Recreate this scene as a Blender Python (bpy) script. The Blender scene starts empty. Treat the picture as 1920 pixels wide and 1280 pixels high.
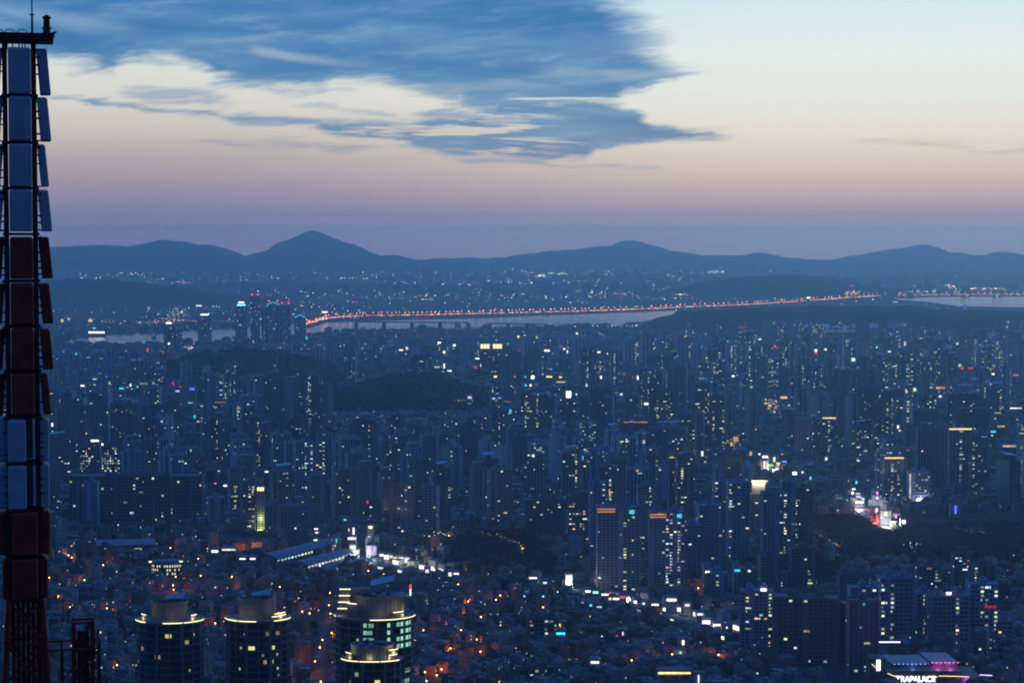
import bpy, math, random
import numpy as np
from mathutils import Vector, Matrix, noise

random.seed(7)
C = bpy.context.scene.collection
SC = bpy.context.scene
PI = math.pi

# ------------------------------------------------------------------ camera
CAM_H = 360.0
PITCH = math.radians(2.9)
FPX = 4000.0                    # focal length in units of a 1920-wide frame
cam_d = bpy.data.cameras.new('camera')
cam_d.sensor_width = 36.0
cam_d.lens = 36.0 * FPX / 1920.0
cam_d.clip_start = 1.0
cam_d.clip_end = 120000.0
cam = bpy.data.objects.new('camera', cam_d)
C.objects.link(cam)
cam.location = (0, 0, CAM_H)
cam.rotation_euler = (PI / 2 - PITCH, 0, 0)
SC.camera = cam

# ------------------------------------------------------------------ render
SC.view_settings.view_transform = 'Standard'
SC.view_settings.look = 'None'
SC.view_settings.exposure = 0.12
SC.view_settings.gamma = 1.0
SC.view_settings.use_curve_mapping = False
SC.render.engine = 'CYCLES'
cy = SC.cycles
cy.use_denoising = True
try:
    cy.denoiser = 'OPENIMAGEDENOISE'
    cy.denoising_input_passes = 'RGB_ALBEDO_NORMAL'
    cy.denoising_prefilter = 'ACCURATE'
except Exception:
    pass
cy.use_adaptive_sampling = False
cy.max_bounces = 6
cy.diffuse_bounces = 1
cy.glossy_bounces = 2
cy.transmission_bounces = 2
cy.volume_bounces = 5
cy.sample_clamp_indirect = 0.6
cy.sample_clamp_direct = 0.0
cy.filter_width = 1.9
cy.caustics_reflective = False
cy.caustics_refractive = False


def lin(r, g, b):
    def f(c):
        c = c / 255.0
        return c / 12.92 if c <= 0.04045 else ((c + 0.055) / 1.055) ** 2.4
    return (f(r), f(g), f(b), 1.0)


# small expression helper for shader nodes
class E:
    nt = None

    def __init__(s, sock): s.s = sock

    @staticmethod
    def m(op, *a, clamp=False):
        n = E.nt.nodes.new('ShaderNodeMath'); n.operation = op; n.use_clamp = clamp
        for i, v in enumerate(a):
            if isinstance(v, E): E.nt.links.new(v.s, n.inputs[i])
            else: n.inputs[i].default_value = float(v)
        return E(n.outputs[0])

    def __add__(s, o): return E.m('ADD', s, o)
    def __radd__(s, o): return E.m('ADD', o, s)
    def __sub__(s, o): return E.m('SUBTRACT', s, o)
    def __rsub__(s, o): return E.m('SUBTRACT', o, s)
    def __mul__(s, o): return E.m('MULTIPLY', s, o)
    def __rmul__(s, o): return E.m('MULTIPLY', o, s)
    def __truediv__(s, o): return E.m('DIVIDE', s, o)


def sstep(e, lo, hi):
    n = E.nt.nodes.new('ShaderNodeMapRange'); n.interpolation_type = 'SMOOTHSTEP'
    E.nt.links.new(e.s, n.inputs[0])
    for i, v in ((1, lo), (2, hi)):
        if isinstance(v, E): E.nt.links.new(v.s, n.inputs[i])
        else: n.inputs[i].default_value = v
    n.inputs[3].default_value = 0; n.inputs[4].default_value = 1
    return E(n.outputs[0])


def ramp(e, stops, interp='LINEAR'):
    n = E.nt.nodes.new('ShaderNodeValToRGB'); cr = n.color_ramp; cr.interpolation = interp
    E.nt.links.new(e.s, n.inputs[0])
    while len(cr.elements) > 1: cr.elements.remove(cr.elements[-1])
    cr.elements[0].position = stops[0][0]; cr.elements[0].color = stops[0][1]
    for p, c in stops[1:]:
        el = cr.elements.new(p); el.color = c
    return E(n.outputs[0])


def mixc(f, a, b):
    n = E.nt.nodes.new('ShaderNodeMix'); n.data_type = 'RGBA'
    for i, v in ((0, f), (6, a), (7, b)):
        if isinstance(v, E): E.nt.links.new(v.s, n.inputs[i])
        else: n.inputs[i].default_value = v
    return E(n.outputs[2])


def curve(e, pts, lo, hi, scale):
    """piecewise function of e given as (x, y) points; returns an expression in y units"""
    f = E.m('DIVIDE', e - lo, hi - lo, clamp=True)
    st = [((x - lo) / (hi - lo), ((y / scale + 0.5),) * 3 + (1,)) for x, y in pts]
    r = ramp(f, st, 'EASE')
    return (r - 0.5) * scale


def noise_e(vec, scale, detail=3, rough=0.5):
    n = E.nt.nodes.new('ShaderNodeTexNoise'); n.noise_dimensions = '2D'
    E.nt.links.new(vec.s, n.inputs['Vector'])
    n.inputs['Scale'].default_value = scale; n.inputs['Detail'].default_value = detail
    n.inputs['Roughness'].default_value = rough
    return E(n.outputs[0])


def comb(x, y):
    n = E.nt.nodes.new('ShaderNodeCombineXYZ')
    for i, v in ((0, x), (1, y)):
        if isinstance(v, E): E.nt.links.new(v.s, n.inputs[i])
        else: n.inputs[i].default_value = v
    return E(n.outputs[0])


# ------------------------------------------------------------------ dusk sky
# az = degrees from due west (+Y), el = elevation; both in radians, then in 1/4000 rad units
world = bpy.data.worlds.new('World'); SC.world = world; world.use_nodes = True
nt = world.node_tree; nt.nodes.clear(); E.nt = nt
tc = nt.nodes.new('ShaderNodeTexCoord'); sp = nt.nodes.new('ShaderNodeSeparateXYZ')
nt.links.new(tc.outputs['Generated'], sp.inputs[0])
dx, dy, dz = E(sp.outputs[0]), E(sp.outputs[1]), E(sp.outputs[2])
az = E.m('ARCTAN2', dx, dy); el = E.m('ARCSINE', dz)
X = az * 4000 + 960
Y = 437 - el * 4000
fac = E.m('POWER', E.m('MAXIMUM', el / (PI / 2), 0.0), 0.5)


def fy(y): return math.sqrt(max(0, (437 - y) / 4000) / (PI / 2))


def fe(deg): return math.sqrt(deg / 90)


left = ramp(fac, [(0, lin(224, 190, 196)), (fy(426), lin(214, 182, 192)), (fy(418), lin(176, 156, 176)), (fy(408), lin(150, 138, 166)), (fy(398), lin(144, 134, 164)), (fy(380), lin(152, 139, 163)),
                  (fy(355), lin(160, 146, 163)), (fy(300), lin(180, 166, 166)), (fy(250), lin(202, 192, 180)),
                  (fy(190), lin(216, 213, 202)), (fy(130), lin(216, 220, 212)), (fy(0), lin(150, 190, 210)),
                  (fe(14), lin(112, 176, 230)), (fe(30), lin(64, 142, 232)), (fe(60), lin(26, 96, 212)), (1, lin(26, 80, 176))])
right = ramp(fac, [(0, lin(248, 212, 206)), (fy(426), lin(240, 206, 200)), (fy(418), lin(204, 176, 184)), (fy(408), lin(182, 158, 172)), (fy(398), lin(180, 156, 168)), (fy(380), lin(192, 165, 167)),
                   (fy(355), lin(204, 178, 170)), (fy(310), lin(220, 200, 184)), (fy(265), lin(228, 216, 198)),
                   (fy(200), lin(228, 228, 217)), (fy(100), lin(224, 233, 228)), (fy(0), lin(206, 228, 235)),
                   (fe(14), lin(156, 206, 242)), (fe(30), lin(76, 152, 236)), (fe(60), lin(28, 98, 214)), (1, lin(26, 80, 176))])
east = ramp(fac, [(0, lin(14, 34, 84)), (fe(6), lin(16, 40, 96)), (fe(30), lin(22, 58, 132)), (1, lin(26, 80, 176))])
base = mixc(sstep(X, 200, 1500), left, right)

# clouds lie in stretched streaks; edge lines are functions of azimuth, broken by noise
P = comb(X * 0.001, Y * 0.001)
P2 = comb(X * 0.001 + Y * 0.0006, Y * 0.006)            # long flat streaks
P3 = comb(X * 0.001 + 3.1, Y * 0.0028)
n1 = noise_e(P2, 3.2, 5, 0.55) - 0.5
n2 = noise_e(P3, 5.0, 6, 0.6) - 0.5
n3 = noise_e(comb(X * 0.0016 + Y * 0.0024, Y * 0.011 + X * 0.0011), 3.0, 5, 0.6) - 0.5
n4 = noise_e(comb(X * 0.0011 + Y * 0.0012, Y * 0.010), 9.0, 4, 0.6) - 0.5
Yw = Y + n1 * 22 + n2 * 20 + n4 * 16
Xw = X + n2 * 60
st = noise_e(comb(X * 0.0050 + n1 * 1.6, Y * 0.036 + X * 0.0034 + n2 * 1.3), 1.0, 7, 0.62) - 0.5
st2 = noise_e(comb(X * 0.012 + n2 * 2.0 + 7.0, Y * 0.085 + X * 0.010), 1.0, 5, 0.6) - 0.5
fe_ = st * 70 + st2 * 22
# great dark sheet filling the upper left
edge1 = curve(Xw, [(-300, 100), (60, 114), (120, 120), (190, 130), (225, 138), (255, 122), (340, 124), (365, 134), (420, 158), (500, 172), (600, 172), (636, 158), (700, 160),
                   (780, 178), (850, 198), (930, 206), (980, 206), (1130, 204), (1180, 176), (1255, 160), (1300, 148), (1360, 135), (1500, 100)], -300, 1500, 900)
m1 = sstep(edge1 - Yw + fe_, -16, 26)
edge1r = curve(Yw, [(-600, 600), (-300, 900), (-60, 1150), (0, 1165), (40, 1215), (100, 1235), (140, 1300), (200, 1250), (300, 1200)], -600, 300, 4000)
m1 = m1 * sstep(edge1r - X + fe_ * 2.2, -40, 90)
hole = sstep(noise_e(P2, 1.7, 4, 0.5), 0.60, 0.80) * 0.30
m1 = m1 * (1 - hole)
wisp = sstep(1 - E.m('ABSOLUTE', (Y - (30 + X * 0.14)) / 26 + n2 * 1.2), 0.0, 1.0) * sstep(X, 330, 120) * 0.32
wisp2 = sstep(1 - E.m('ABSOLUTE', (Y - (98 + (X - 470) * 0.12)) / 13 + n2 * 1.6), 0.0, 1.0) * sstep(X, 460, 500) * sstep(X, 760, 520) * 0.35
m1 = m1 * (1 - wisp) * (1 - wisp2)
# tear in the sheet
tear = sstep(1 - E.m('ABSOLUTE', (Y - 186 - n2 * 8) / 3.5), 0, 1) * sstep(X, 930, 980) * sstep(X, 1160, 1110)
m1 = m1 * (1 - 0.8 * tear)


def band(top, bot, soft, lo, hi, jit=1.0):
    yj = Y + (n3 * 40 + n1 * 14 + n4 * 30) * jit
    t = curve(X + n2 * 60, top, lo, hi, 900); b = curve(X + n2 * 60, bot, lo, hi, 900)
    return sstep(E.m('MINIMUM', yj - t, b - yj) + fe_ * 0.42 * (soft / 9.0), -soft * 0.4, soft * 1.5) * sstep(X, lo + 10, lo + 60) * sstep(X, hi - 10, hi - 60)


m2 = band([(70, 180), (120, 183), (250, 194), (360, 206), (480, 214), (560, 222)],
          [(70, 184), (120, 194), (220, 210), (330, 224), (450, 226), (560, 224)], 10, 70, 560, .35)
m2b = band([(200, 176), (280, 160), (380, 168), (480, 190)], [(200, 182), (300, 206), (400, 212), (480, 200)], 18, 200, 480, .8) * 0.6
m2c = band([(380, 220), (430, 212), (560, 218), (660, 228)], [(380, 222), (470, 238), (580, 240), (660, 238)], 8, 380, 660, .4) * 0.85
m3 = band([(550, 226), (660, 222), (760, 226), (850, 218), (930, 196), (950, 186), (1100, 184), (1170, 206), (1230, 232), (1280, 240), (1400, 250)],
          [(550, 244), (660, 268), (760, 278), (800, 288), (900, 298), (1020, 306), (1090, 304), (1125, 282), (1200, 276), (1270, 270), (1400, 266)], 11, 550, 1400, .3)
gap = sstep(noise_e(comb(X * 0.0012 - Y * 0.0030, Y * 0.013), 3.6, 6, 0.6), 0.48, 0.62) * 0.85 * sstep(X, 1090, 960)
m3 = m3 * (1 - gap)
m3b = band([(330, 258), (420, 262), (600, 266), (760, 268)], [(330, 268), (470, 282), (650, 286), (760, 280)], 9, 330, 760, .7) * 0.5
m3c = band([(520, 198), (600, 190), (680, 200), (780, 220)], [(520, 204), (620, 214), (700, 222), (780, 226)], 9, 520, 780, .5) * 0.55
m3d = band([(740, 214), (840, 206), (960, 212), (1040, 232)], [(740, 222), (840, 228), (950, 232), (1040, 238)], 7, 740, 1040, .5) * 0.7
m4 = band([(820, 290), (900, 292), (1100, 304), (1290, 314)], [(820, 296), (900, 310), (1080, 318), (1290, 320)], 7, 820, 1290, .4) * 0.6
m5 = band([(1560, 266), (1680, 260), (1760, 268), (1840, 284), (1990, 272)], [(1560, 270), (1680, 278), (1760, 286), (1850, 292), (1990, 284)], 12, 1560, 1990, .3) * 0.45
m6 = band([(470, 326), (560, 338), (660, 368)], [(470, 332), (560, 360), (660, 380)], 16, 470, 660, .3) * 0.25
tear2 = sstep(1 - E.m('ABSOLUTE', (Y - (262 + (X - 960) * 0.05) - n2 * 8) / 2.6), 0, 1) * sstep(X, 900, 960) * sstep(X, 1110, 1060) * .8
m3 = m3 * (1 - tear) * (1 - tear2)
mm = m1
for q in (m2, m2b, m2c, m3d, m3, m3b, m3c, m4, m5, m6):
    mm = E.m('MAXIMUM', mm, q)
mm = mm * sstep(el, 0.55, 0.16) * sstep(E.m('ABSOLUTE', az), 1.5, 0.7)
cfac = E.m('DIVIDE', Y + 400, 800, clamp=True)
ccol = ramp(cfac, [(0.0, lin(30, 74, 132)), (0.5, lin(50, 112, 172)), (0.60, lin(54, 114, 170)), (0.7, lin(72, 126, 172)), (0.78, lin(92, 130, 168)),
                   (0.86, lin(110, 132, 164)), (0.95, lin(120, 130, 158))])
ccol = mixc(sstep(n1 + n2 * 0.6 + st * 0.5, -0.3, 0.35), ccol, mixc(0.22, ccol, lin(160, 195, 215)))
ccol = mixc(sstep(st + st2 * 0.6, 0.0, 0.30) * 0.30, ccol, lin(150, 180, 205))
west = mixc(E.m('MULTIPLY', mm, 0.97), base, ccol)
col = mixc(sstep(E.m('ABSOLUTE', az), 0.5, 2.4), west, east)
col = mixc(sstep(dz, 0.0, -0.12), col, lin(20, 32, 60))
bg = nt.nodes.new('ShaderNodeBackground'); bg.inputs[1].default_value = 1.0
out = nt.nodes.new('ShaderNodeOutputWorld')
nt.links.new(col.s, bg.inputs[0]); nt.links.new(bg.outputs[0], out.inputs[0])
world.cycles.sampling_method = 'MANUAL'
world.cycles.sample_map_resolution = 1024


# ------------------------------------------------------------------ geometry of the view
def ray(px, py):
    x = (px - 960) / FPX; yu = (640 - py) / FPX
    return (x, math.cos(PITCH) + math.sin(PITCH) * yu, -math.sin(PITCH) + math.cos(PITCH) * yu)


def pg(px, py, z=0.0):
    """ground point whose direction from the viewpoint is that of the map coordinate (px, py)"""
    d = ray(px, py); t = (z - CAM_H) / d[2]
    return (d[0] * t, d[1] * t)


def pd(px, py, D):
    d = ray(px, py); t = D / d[1]
    return (d[0] * t, D, CAM_H + d[2] * t)


def project(x, y, z):
    a = math.cos(PITCH); b = math.sin(PITCH)
    zz = z - CAM_H
    f = y * a - zz * b
    u = y * b + zz * a
    if f < 1: return (-9999, -9999)
    return (960 + FPX * x / f, 640 - FPX * u / f)


# ------------------------------------------------------------------ materials
def mat(name, color, rough=0.8, spec=0.25, metal=0.0, tint=0.0, noise_scale=0.0, noise_amt=0.0, attr=False, bump=0.0):
    m = bpy.data.materials.new(name); m.use_nodes = True
    t = m.node_tree; E.nt = t
    b = t.nodes['Principled BSDF']
    b.inputs['Roughness'].default_value = rough
    b.inputs['Metallic'].default_value = metal
    b.inputs['Specular IOR Level'].default_value = spec
    c = tuple(color) + (1,) if len(color) == 3 else tuple(color)
    cur = None
    if attr:
        a = t.nodes.new('ShaderNodeAttribute'); a.attribute_name = 'tint'
        cur = E(a.outputs['Color'])
    else:
        rgb = t.nodes.new('ShaderNodeRGB'); rgb.outputs[0].default_value = c; cur = E(rgb.outputs[0])
    if noise_scale:
        tcn = t.nodes.new('ShaderNodeTexCoord')
        n = t.nodes.new('ShaderNodeTexNoise'); n.inputs['Scale'].default_value = noise_scale; n.inputs['Detail'].default_value = 4
        g = t.nodes.new('ShaderNodeNewGeometry')
        t.links.new(g.outputs['Position'], n.inputs['Vector'])
        f = sstep(E(n.outputs[0]), 0.3, 0.7)
        hsv = t.nodes.new('ShaderNodeHueSaturation')
        t.links.new(cur.s, hsv.inputs['Color'])
        v = f * (2 * noise_amt) + (1 - noise_amt)
        t.links.new(v.s, hsv.inputs['Value'])
        cur = E(hsv.outputs[0])
        if bump:
            bn = t.nodes.new('ShaderNodeBump'); bn.inputs['Strength'].default_value = bump; bn.inputs['Distance'].default_value = 0.3
            t.links.new(n.outputs[0], bn.inputs['Height']); t.links.new(bn.outputs[0], b.inputs['Normal'])
    t.links.new(cur.s, b.inputs['Base Color'])
    return m


def glow_mat(name, color=None, strength=1.0, sample=False):
    """a light that shines: colour from the face attribute glow, or fixed"""
    m = bpy.data.materials.new(name); m.use_nodes = True
    t = m.node_tree; t.nodes.clear()
    e = t.nodes.new('ShaderNodeEmission'); o = t.nodes.new('ShaderNodeOutputMaterial')
    if color is None:
        a = t.nodes.new('ShaderNodeAttribute'); a.attribute_name = 'glow'
        t.links.new(a.outputs['Color'], e.inputs[0])
    else:
        e.inputs[0].default_value = tuple(color[:3]) + (1,)
    e.inputs[1].default_value = strength
    t.links.new(e.outputs[0], o.inputs[0])
    m.cycles.emission_sampling = 'AUTO' if sample else 'NONE'
    return m


# ------------------------------------------------------------------ mesh collector
class MB:
    def __init__(s):
        s.v = []; s.f = []; s.m = []; s.c = []; s.g = []

    def n(s): return len(s.f)

    def quad(s, p, mi=0, col=None, glow=None):
        i = len(s.v); s.v.extend(p); s.f.append(tuple(range(i, i + len(p)))); s.m.append(mi)
        s.c.append(col or (1, 1, 1, 1)); s.g.append(glow or (0, 0, 0, 1))

    def mesh(s, vs, fs, mi=0, col=None, glow=None):
        i = len(s.v); s.v.extend(vs)
        for f in fs:
            s.f.append(tuple(i + k for k in f)); s.m.append(mi); s.c.append(col or (1, 1, 1, 1)); s.g.append(glow or (0, 0, 0, 1))

    def box(s, x0, x1, y0, y1, z0, z1, mi=0, col=None, M=None, glow=None, bottom=False, taper=0.0):
        tx = (x1 - x0) * taper / 2; ty = (y1 - y0) * taper / 2
        vs = [(x0, y0, z0), (x1, y0, z0), (x1, y1, z0), (x0, y1, z0),
              (x0 + tx, y0 + ty, z1), (x1 - tx, y0 + ty, z1), (x1 - tx, y1 - ty, z1), (x0 + tx, y1 - ty, z1)]
        if M is not None: vs = [tuple(M @ Vector(p)) for p in vs]
        fs = [(0, 1, 5, 4), (1, 2, 6, 5), (2, 3, 7, 6), (3, 0, 4, 7), (4, 5, 6, 7)]
        if bottom: fs.append((3, 2, 1, 0))
        s.mesh(vs, fs, mi, col, glow)

    def tube(s, p0, p1, r0, r1=None, n=6, mi=0, col=None, glow=None, cap=True):
        r1 = r0 if r1 is None else r1
        a = Vector(p0); b = Vector(p1); d = (b - a).normalized()
        u = d.cross(Vector((0, 0, 1)))
        if u.length < 1e-3: u = Vector((1, 0, 0))
        u.normalize(); w = d.cross(u)
        vs = []
        for c, r in ((a, r0), (b, r1)):
            for k in range(n):
                t = 2 * PI * (k + .5) / n
                vs.append(tuple(c + u * (math.cos(t) * r) + w * (math.sin(t) * r)))
        fs = [(k, (k + 1) % n, n + (k + 1) % n, n + k) for k in range(n)]
        if cap: fs += [tuple(range(n - 1, -1, -1)), tuple(range(n, 2 * n))]
        s.mesh(vs, fs, mi, col, glow)

    def lathe(s, prof, n=16, cx=0, cy=0, sx=1, sy=1, mi=0, col=None, glow=None, a0=0, a1=2 * PI):
        full = abs(a1 - a0 - 2 * PI) < 1e-6
        k = n if full else n + 1
        vs = []
        for r, z in prof:
            for i in range(k):
                t = a0 + (a1 - a0) * i / n
                vs.append((cx + r * sx * math.cos(t), cy + r * sy * math.sin(t), z))
        fs = []
        for j in range(len(prof) - 1):
            for i in range(n):
                i2 = (i + 1) % k
                fs.append((j * k + i, j * k + i2, (j + 1) * k + i2, (j + 1) * k + i))
        s.mesh(vs, fs, mi, col, glow)

    def add(s, o, M=None):
        i = len(s.v)
        s.v.extend(o.v if M is None else [tuple(M @ Vector(p)) for p in o.v])
        s.f.extend(tuple(i + k for k in f) for f in o.f); s.m.extend(o.m); s.c.extend(o.c); s.g.extend(o.g)

    def data(s, name, mats, smooth=False):
        me = bpy.data.meshes.new(name)
        me.from_pydata(s.v, [], s.f)
        for m in mats: me.materials.append(m)
        if s.f:
            me.polygons.foreach_set('material_index', s.m)
            lt = np.fromiter((len(f) for f in s.f), int, len(s.f))
            for nm, arr in (('tint', s.c), ('glow', s.g)):
                if len(set(arr)) == 1 and arr[0] in ((1, 1, 1, 1), (0, 0, 0, 1)): continue
                at = me.color_attributes.new(nm, 'FLOAT_COLOR', 'CORNER')
                at.data.foreach_set('color', np.repeat(np.array(arr, dtype=np.float32), lt, axis=0).ravel())
            if smooth: me.polygons.foreach_set('use_smooth', [True] * len(s.f))
        me.update()
        return me

    def build(s, name, mats, parent=None, kind=None, smooth=False, loc=None):
        if not s.f: return None
        o = bpy.data.objects.new(name, s.data(name, mats, smooth)); C.objects.link(o)
        if parent is not None: o.parent = parent
        if kind: o['kind'] = kind
        if loc: o.location = loc
        return o


def tag(o, label=None, cat=None, group=None, kind=None):
    if label: o['label'] = label
    if cat: o['category'] = cat
    if group: o['group'] = group
    if kind: o['kind'] = kind
    return o


def empty(name, loc=(0, 0, 0), rz=0.0):
    o = bpy.data.objects.new(name, None); C.objects.link(o)
    o.location = loc; o.rotation_euler = (0, 0, rz); o.empty_display_size = 1
    return o


def copy_tree(o, loc=None, rz=None, parent=None):
    c = o.copy(); C.objects.link(c)
    if parent is not None: c.parent = parent
    if loc is not None: c.location = loc
    if rz is not None: c.rotation_euler = (0, 0, rz)
    for ch in list(KIDS.get(o.name, ())): copy_tree(ch, parent=c)
    return c


KIDS = {}


def interp(pts, x):
    if x <= pts[0][0]: return pts[0][1]
    for (a, b), (c, d) in zip(pts, pts[1:]):
        if x <= c:
            t = (x - a) / (c - a); t = t * t * (3 - 2 * t) * 0.5 + t * 0.5
            return b + (d - b) * t
    return pts[-1][1]


def inpoly(x, y, poly):
    ins = False; j = len(poly) - 1
    for i in range(len(poly)):
        xi, yi = poly[i]; xj, yj = poly[j]
        if (yi > y) != (yj > y) and x < (xj - xi) * (y - yi) / (yj - yi) + xi: ins = not ins
        j = i
    return ins


# ------------------------------------------------------------------ setting: ground, river, hills
m_ground = mat('asphalt_and_soil', (0.05, 0.055, 0.06), 0.95, noise_scale=0.02, noise_amt=0.35)
m_forest = mat('forest_green', (0.032, 0.042, 0.034), 1.0, spec=0.05, noise_scale=0.03, noise_amt=0.45, bump=0.6)
m_leaf = mat('dark_leaves', (0.034, 0.044, 0.034), 1.0, spec=0.05, noise_scale=0.3, noise_amt=0.4)
m_road = mat('road_asphalt', (0.055, 0.055, 0.06), 0.85, noise_scale=0.05, noise_amt=0.15)
m_conc = mat('concrete', (0.32, 0.32, 0.31), 0.85, noise_scale=0.05, noise_amt=0.12)
m_steel = mat('bridge_steel', (0.09, 0.10, 0.11), 0.7)
m_roof = mat('roof_concrete', (0.22, 0.23, 0.23), 0.9, noise_scale=0.2, noise_amt=0.25)
m_strip = mat('window_band', (0.13, 0.135, 0.14), 0.5)
m_glass = mat('dark_window_glass', (0.03, 0.035, 0.04), 0.15, spec=0.6)
m_lit = glow_mat('lit_window', None, 1.0)

m_water = bpy.data.materials.new('river_water'); m_water.use_nodes = True
_t = m_water.node_tree; _b = _t.nodes['Principled BSDF']
_b.inputs['Base Color'].default_value = (0.03, 0.06, 0.08, 1); _b.inputs['Roughness'].default_value = 0.14
_b.inputs['IOR'].default_value = 1.33
_n = _t.nodes.new('ShaderNodeTexNoise'); _n.inputs['Scale'].default_value = 0.02; _n.inputs['Detail'].default_value = 6
_g = _t.nodes.new('ShaderNodeNewGeometry'); _t.links.new(_g.outputs['Position'], _n.inputs['Vector'])
_bu = _t.nodes.new('ShaderNodeBump'); _bu.inputs['Strength'].default_value = 0.4; _bu.inputs['Distance'].default_value = 3.0
_t.links.new(_n.outputs[0], _bu.inputs['Height']); _t.links.new(_bu.outputs[0], _b.inputs['Normal'])

b = MB()
b.mesh([(-30000, -6000, 0), (30000, -6000, 0), (30000, 26500, 0), (-30000, 26500, 0)], [(0, 1, 2, 3)])
b.build('ground', [m_ground], kind='structure')


def flat(name, pts, z, m, kind='structure'):
    b = MB(); b.mesh([pg(x, y) + (z,) for x, y in pts], [tuple(range(len(pts)))])
    return b.build(name, [m], kind=kind)


RIVER = [[(40, 642), (130, 636), (175, 626), (300, 621), (440, 614), (520, 609), (600, 606), (700, 602), (900, 597), (1100, 589), (1200, 585), (1268, 582),
          (1262, 590), (1220, 604), (1150, 611), (1050, 616), (900, 620), (760, 621), (640, 623), (560, 634), (470, 642), (300, 648), (160, 649)],
         [(1670, 561), (1760, 557), (1920, 556), (2200, 554), (2200, 580), (1920, 576), (1800, 574), (1740, 566)]]
for k, r in enumerate(RIVER):
    flat('river', r[::-1], 0.6, m_water)

fbm = lambda x, y, s, o=4: noise.fractal(Vector((x * s, y * s, 1.7)), 1.0, 2.0, o)


def ridge(name, D, prof, depth, rough=0.10, nu=320, nv=30, m=None, edge=0.12):
    """a wooded hill or range: skyline given against the distance D, rounded front and back"""
    x0, x1 = prof[0][0], prof[-1][0]
    vs = []
    for i in range(nu + 1):
        u = i / nu; px = x0 + (x1 - x0) * u
        zt = max(0, pd(px, interp(prof, px) + fbm(px, D * .01, .03, 5) * 3.2, D)[2])
        x = pd(px, 600, D)[0]
        side = min(1, u / edge, (1 - u) / edge); side = side * side * (3 - 2 * side)
        for j in range(nv + 1):
            v = j / nv
            y = D + (v - 0.5) * depth
            h = math.sin(PI * v) ** 1.15
            n = fbm(x, y, 3.0 / depth) * rough + fbm(x, y, 20.0 / depth, 3) * rough * 0.25
            gul = abs(fbm(x, y * .6, 9.0 / depth, 4)) * rough * 3.0 * (1 - h) * h * 2
            z = zt * (h * (1 + n * 0.8 * (1 - h * 0.6)) - gul * .6) * side - (5 if j in (0, nv) or i in (0, nu) else 0)
            vs.append((x + fbm(y, x, 2.0 / depth) * depth * 0.05 * (1 - h), y, z))
    fs = [(i * (nv + 1) + j, (i + 1) * (nv + 1) + j, (i + 1) * (nv + 1) + j + 1, i * (nv + 1) + j + 1) for i in range(nu) for j in range(nv)]
    b = MB(); b.mesh(vs, fs)
    o = b.build(name, [m or m_forest], kind='structure', smooth=True)
    return o


HILLS = [
    ('mountains', 24200, [(-400, 478), (700, 486), (880, 484), (950, 481), (1040, 470), (1100, 466), (1140, 459), (1165, 450), (1180, 447), (1200, 453), (1220, 460), (1260, 470), (1330, 480),
                          (1390, 478), (1430, 474), (1480, 484), (1560, 487), (1640, 474), (1700, 463), (1735, 459), (1780, 472), (1830, 480),
                          (1880, 472), (1930, 480), (2400, 470)], 2400, 0.14),
    ('mountains', 22600, [(700, 500), (1000, 496), (1250, 492), (1500, 498), (1700, 492), (1850, 488), (2000, 492), (2500, 490)], 1300, 0.14),
    ('mountains', 20600, [(-500, 470), (0, 464), (100, 462), (190, 458), (240, 461), (320, 450), (350, 453), (380, 458), (430, 467), (480, 474), (540, 482)], 1900, 0.16),
    ('mountains', 21000, [(400, 486), (470, 478), (500, 469), (530, 455), (560, 443), (578, 437), (590, 435), (604, 438), (620, 443), (660, 458), (700, 473), (715, 478),
                          (745, 478), (790, 487), (820, 484), (860, 485), (900, 492), (980, 496), (1060, 500)], 1900, 0.14),
    ('hill', 11500, [(-200, 530), (60, 528), (150, 522), (240, 526), (330, 540), (400, 552), (520, 566)], 1500, 0.15),
    ('hill', 12800, [(1180, 552), (1270, 540), (1350, 522), (1450, 515), (1540, 519), (1620, 532), (1700, 545), (1780, 552)], 1500, 0.15),
    ('hill', 14500, [(200, 540), (420, 530), (620, 528), (800, 534), (980, 542)], 1200, 0.15),
    ('hill', 8150, [(1130, 622), (1200, 604), (1240, 594), (1290, 584), (1400, 577), (1550, 572), (1700, 575), (1800, 582), (1920, 586), (2300, 590)], 1100, 0.10),
    ('hill', 5200, [(270, 704), (320, 682), (370, 668), (430, 660), (530, 663), (610, 680), (660, 704)], 800, 0.16),
    ('hill', 4550, [(560, 762), (640, 738), (700, 716), (760, 706), (820, 708), (880, 728), (950, 756)], 620, 0.16),
    ('hill', 2550, [(1520, 1040), (1580, 1022), (1650, 1002), (1740, 992), (1830, 986), (1920, 984), (2200, 990)], 380, 0.22),
]
for name, D, prof, depth, rg in HILLS:
    ridge(name, D, prof, depth, rg)

# the hill the viewpoint and the mast stand on (falls away below the frame)
vs = []; n = 48
for j in range(25):
    r = 1050 * (j / 24) ** 0.8
    z = 243 * max(0, 1 - r / 1000) ** 1.25 - (4 if j == 24 else 0)
    for i in range(n):
        t = 2 * PI * i / n
        vs.append((r * math.cos(t), r * math.sin(t) * 0.95, z + (fbm(r * math.cos(t), r * math.sin(t), .01) * 6 if 0 < j < 23 else 0)))
b = MB()
b.mesh(vs, [(j * n + i, (j + 1) * n + i, (j + 1) * n + (i + 1) % n, j * n + (i + 1) % n) for j in range(24) for i in range(n)][::1])
b.build('hill', [m_forest], kind='structure', smooth=True)

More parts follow.
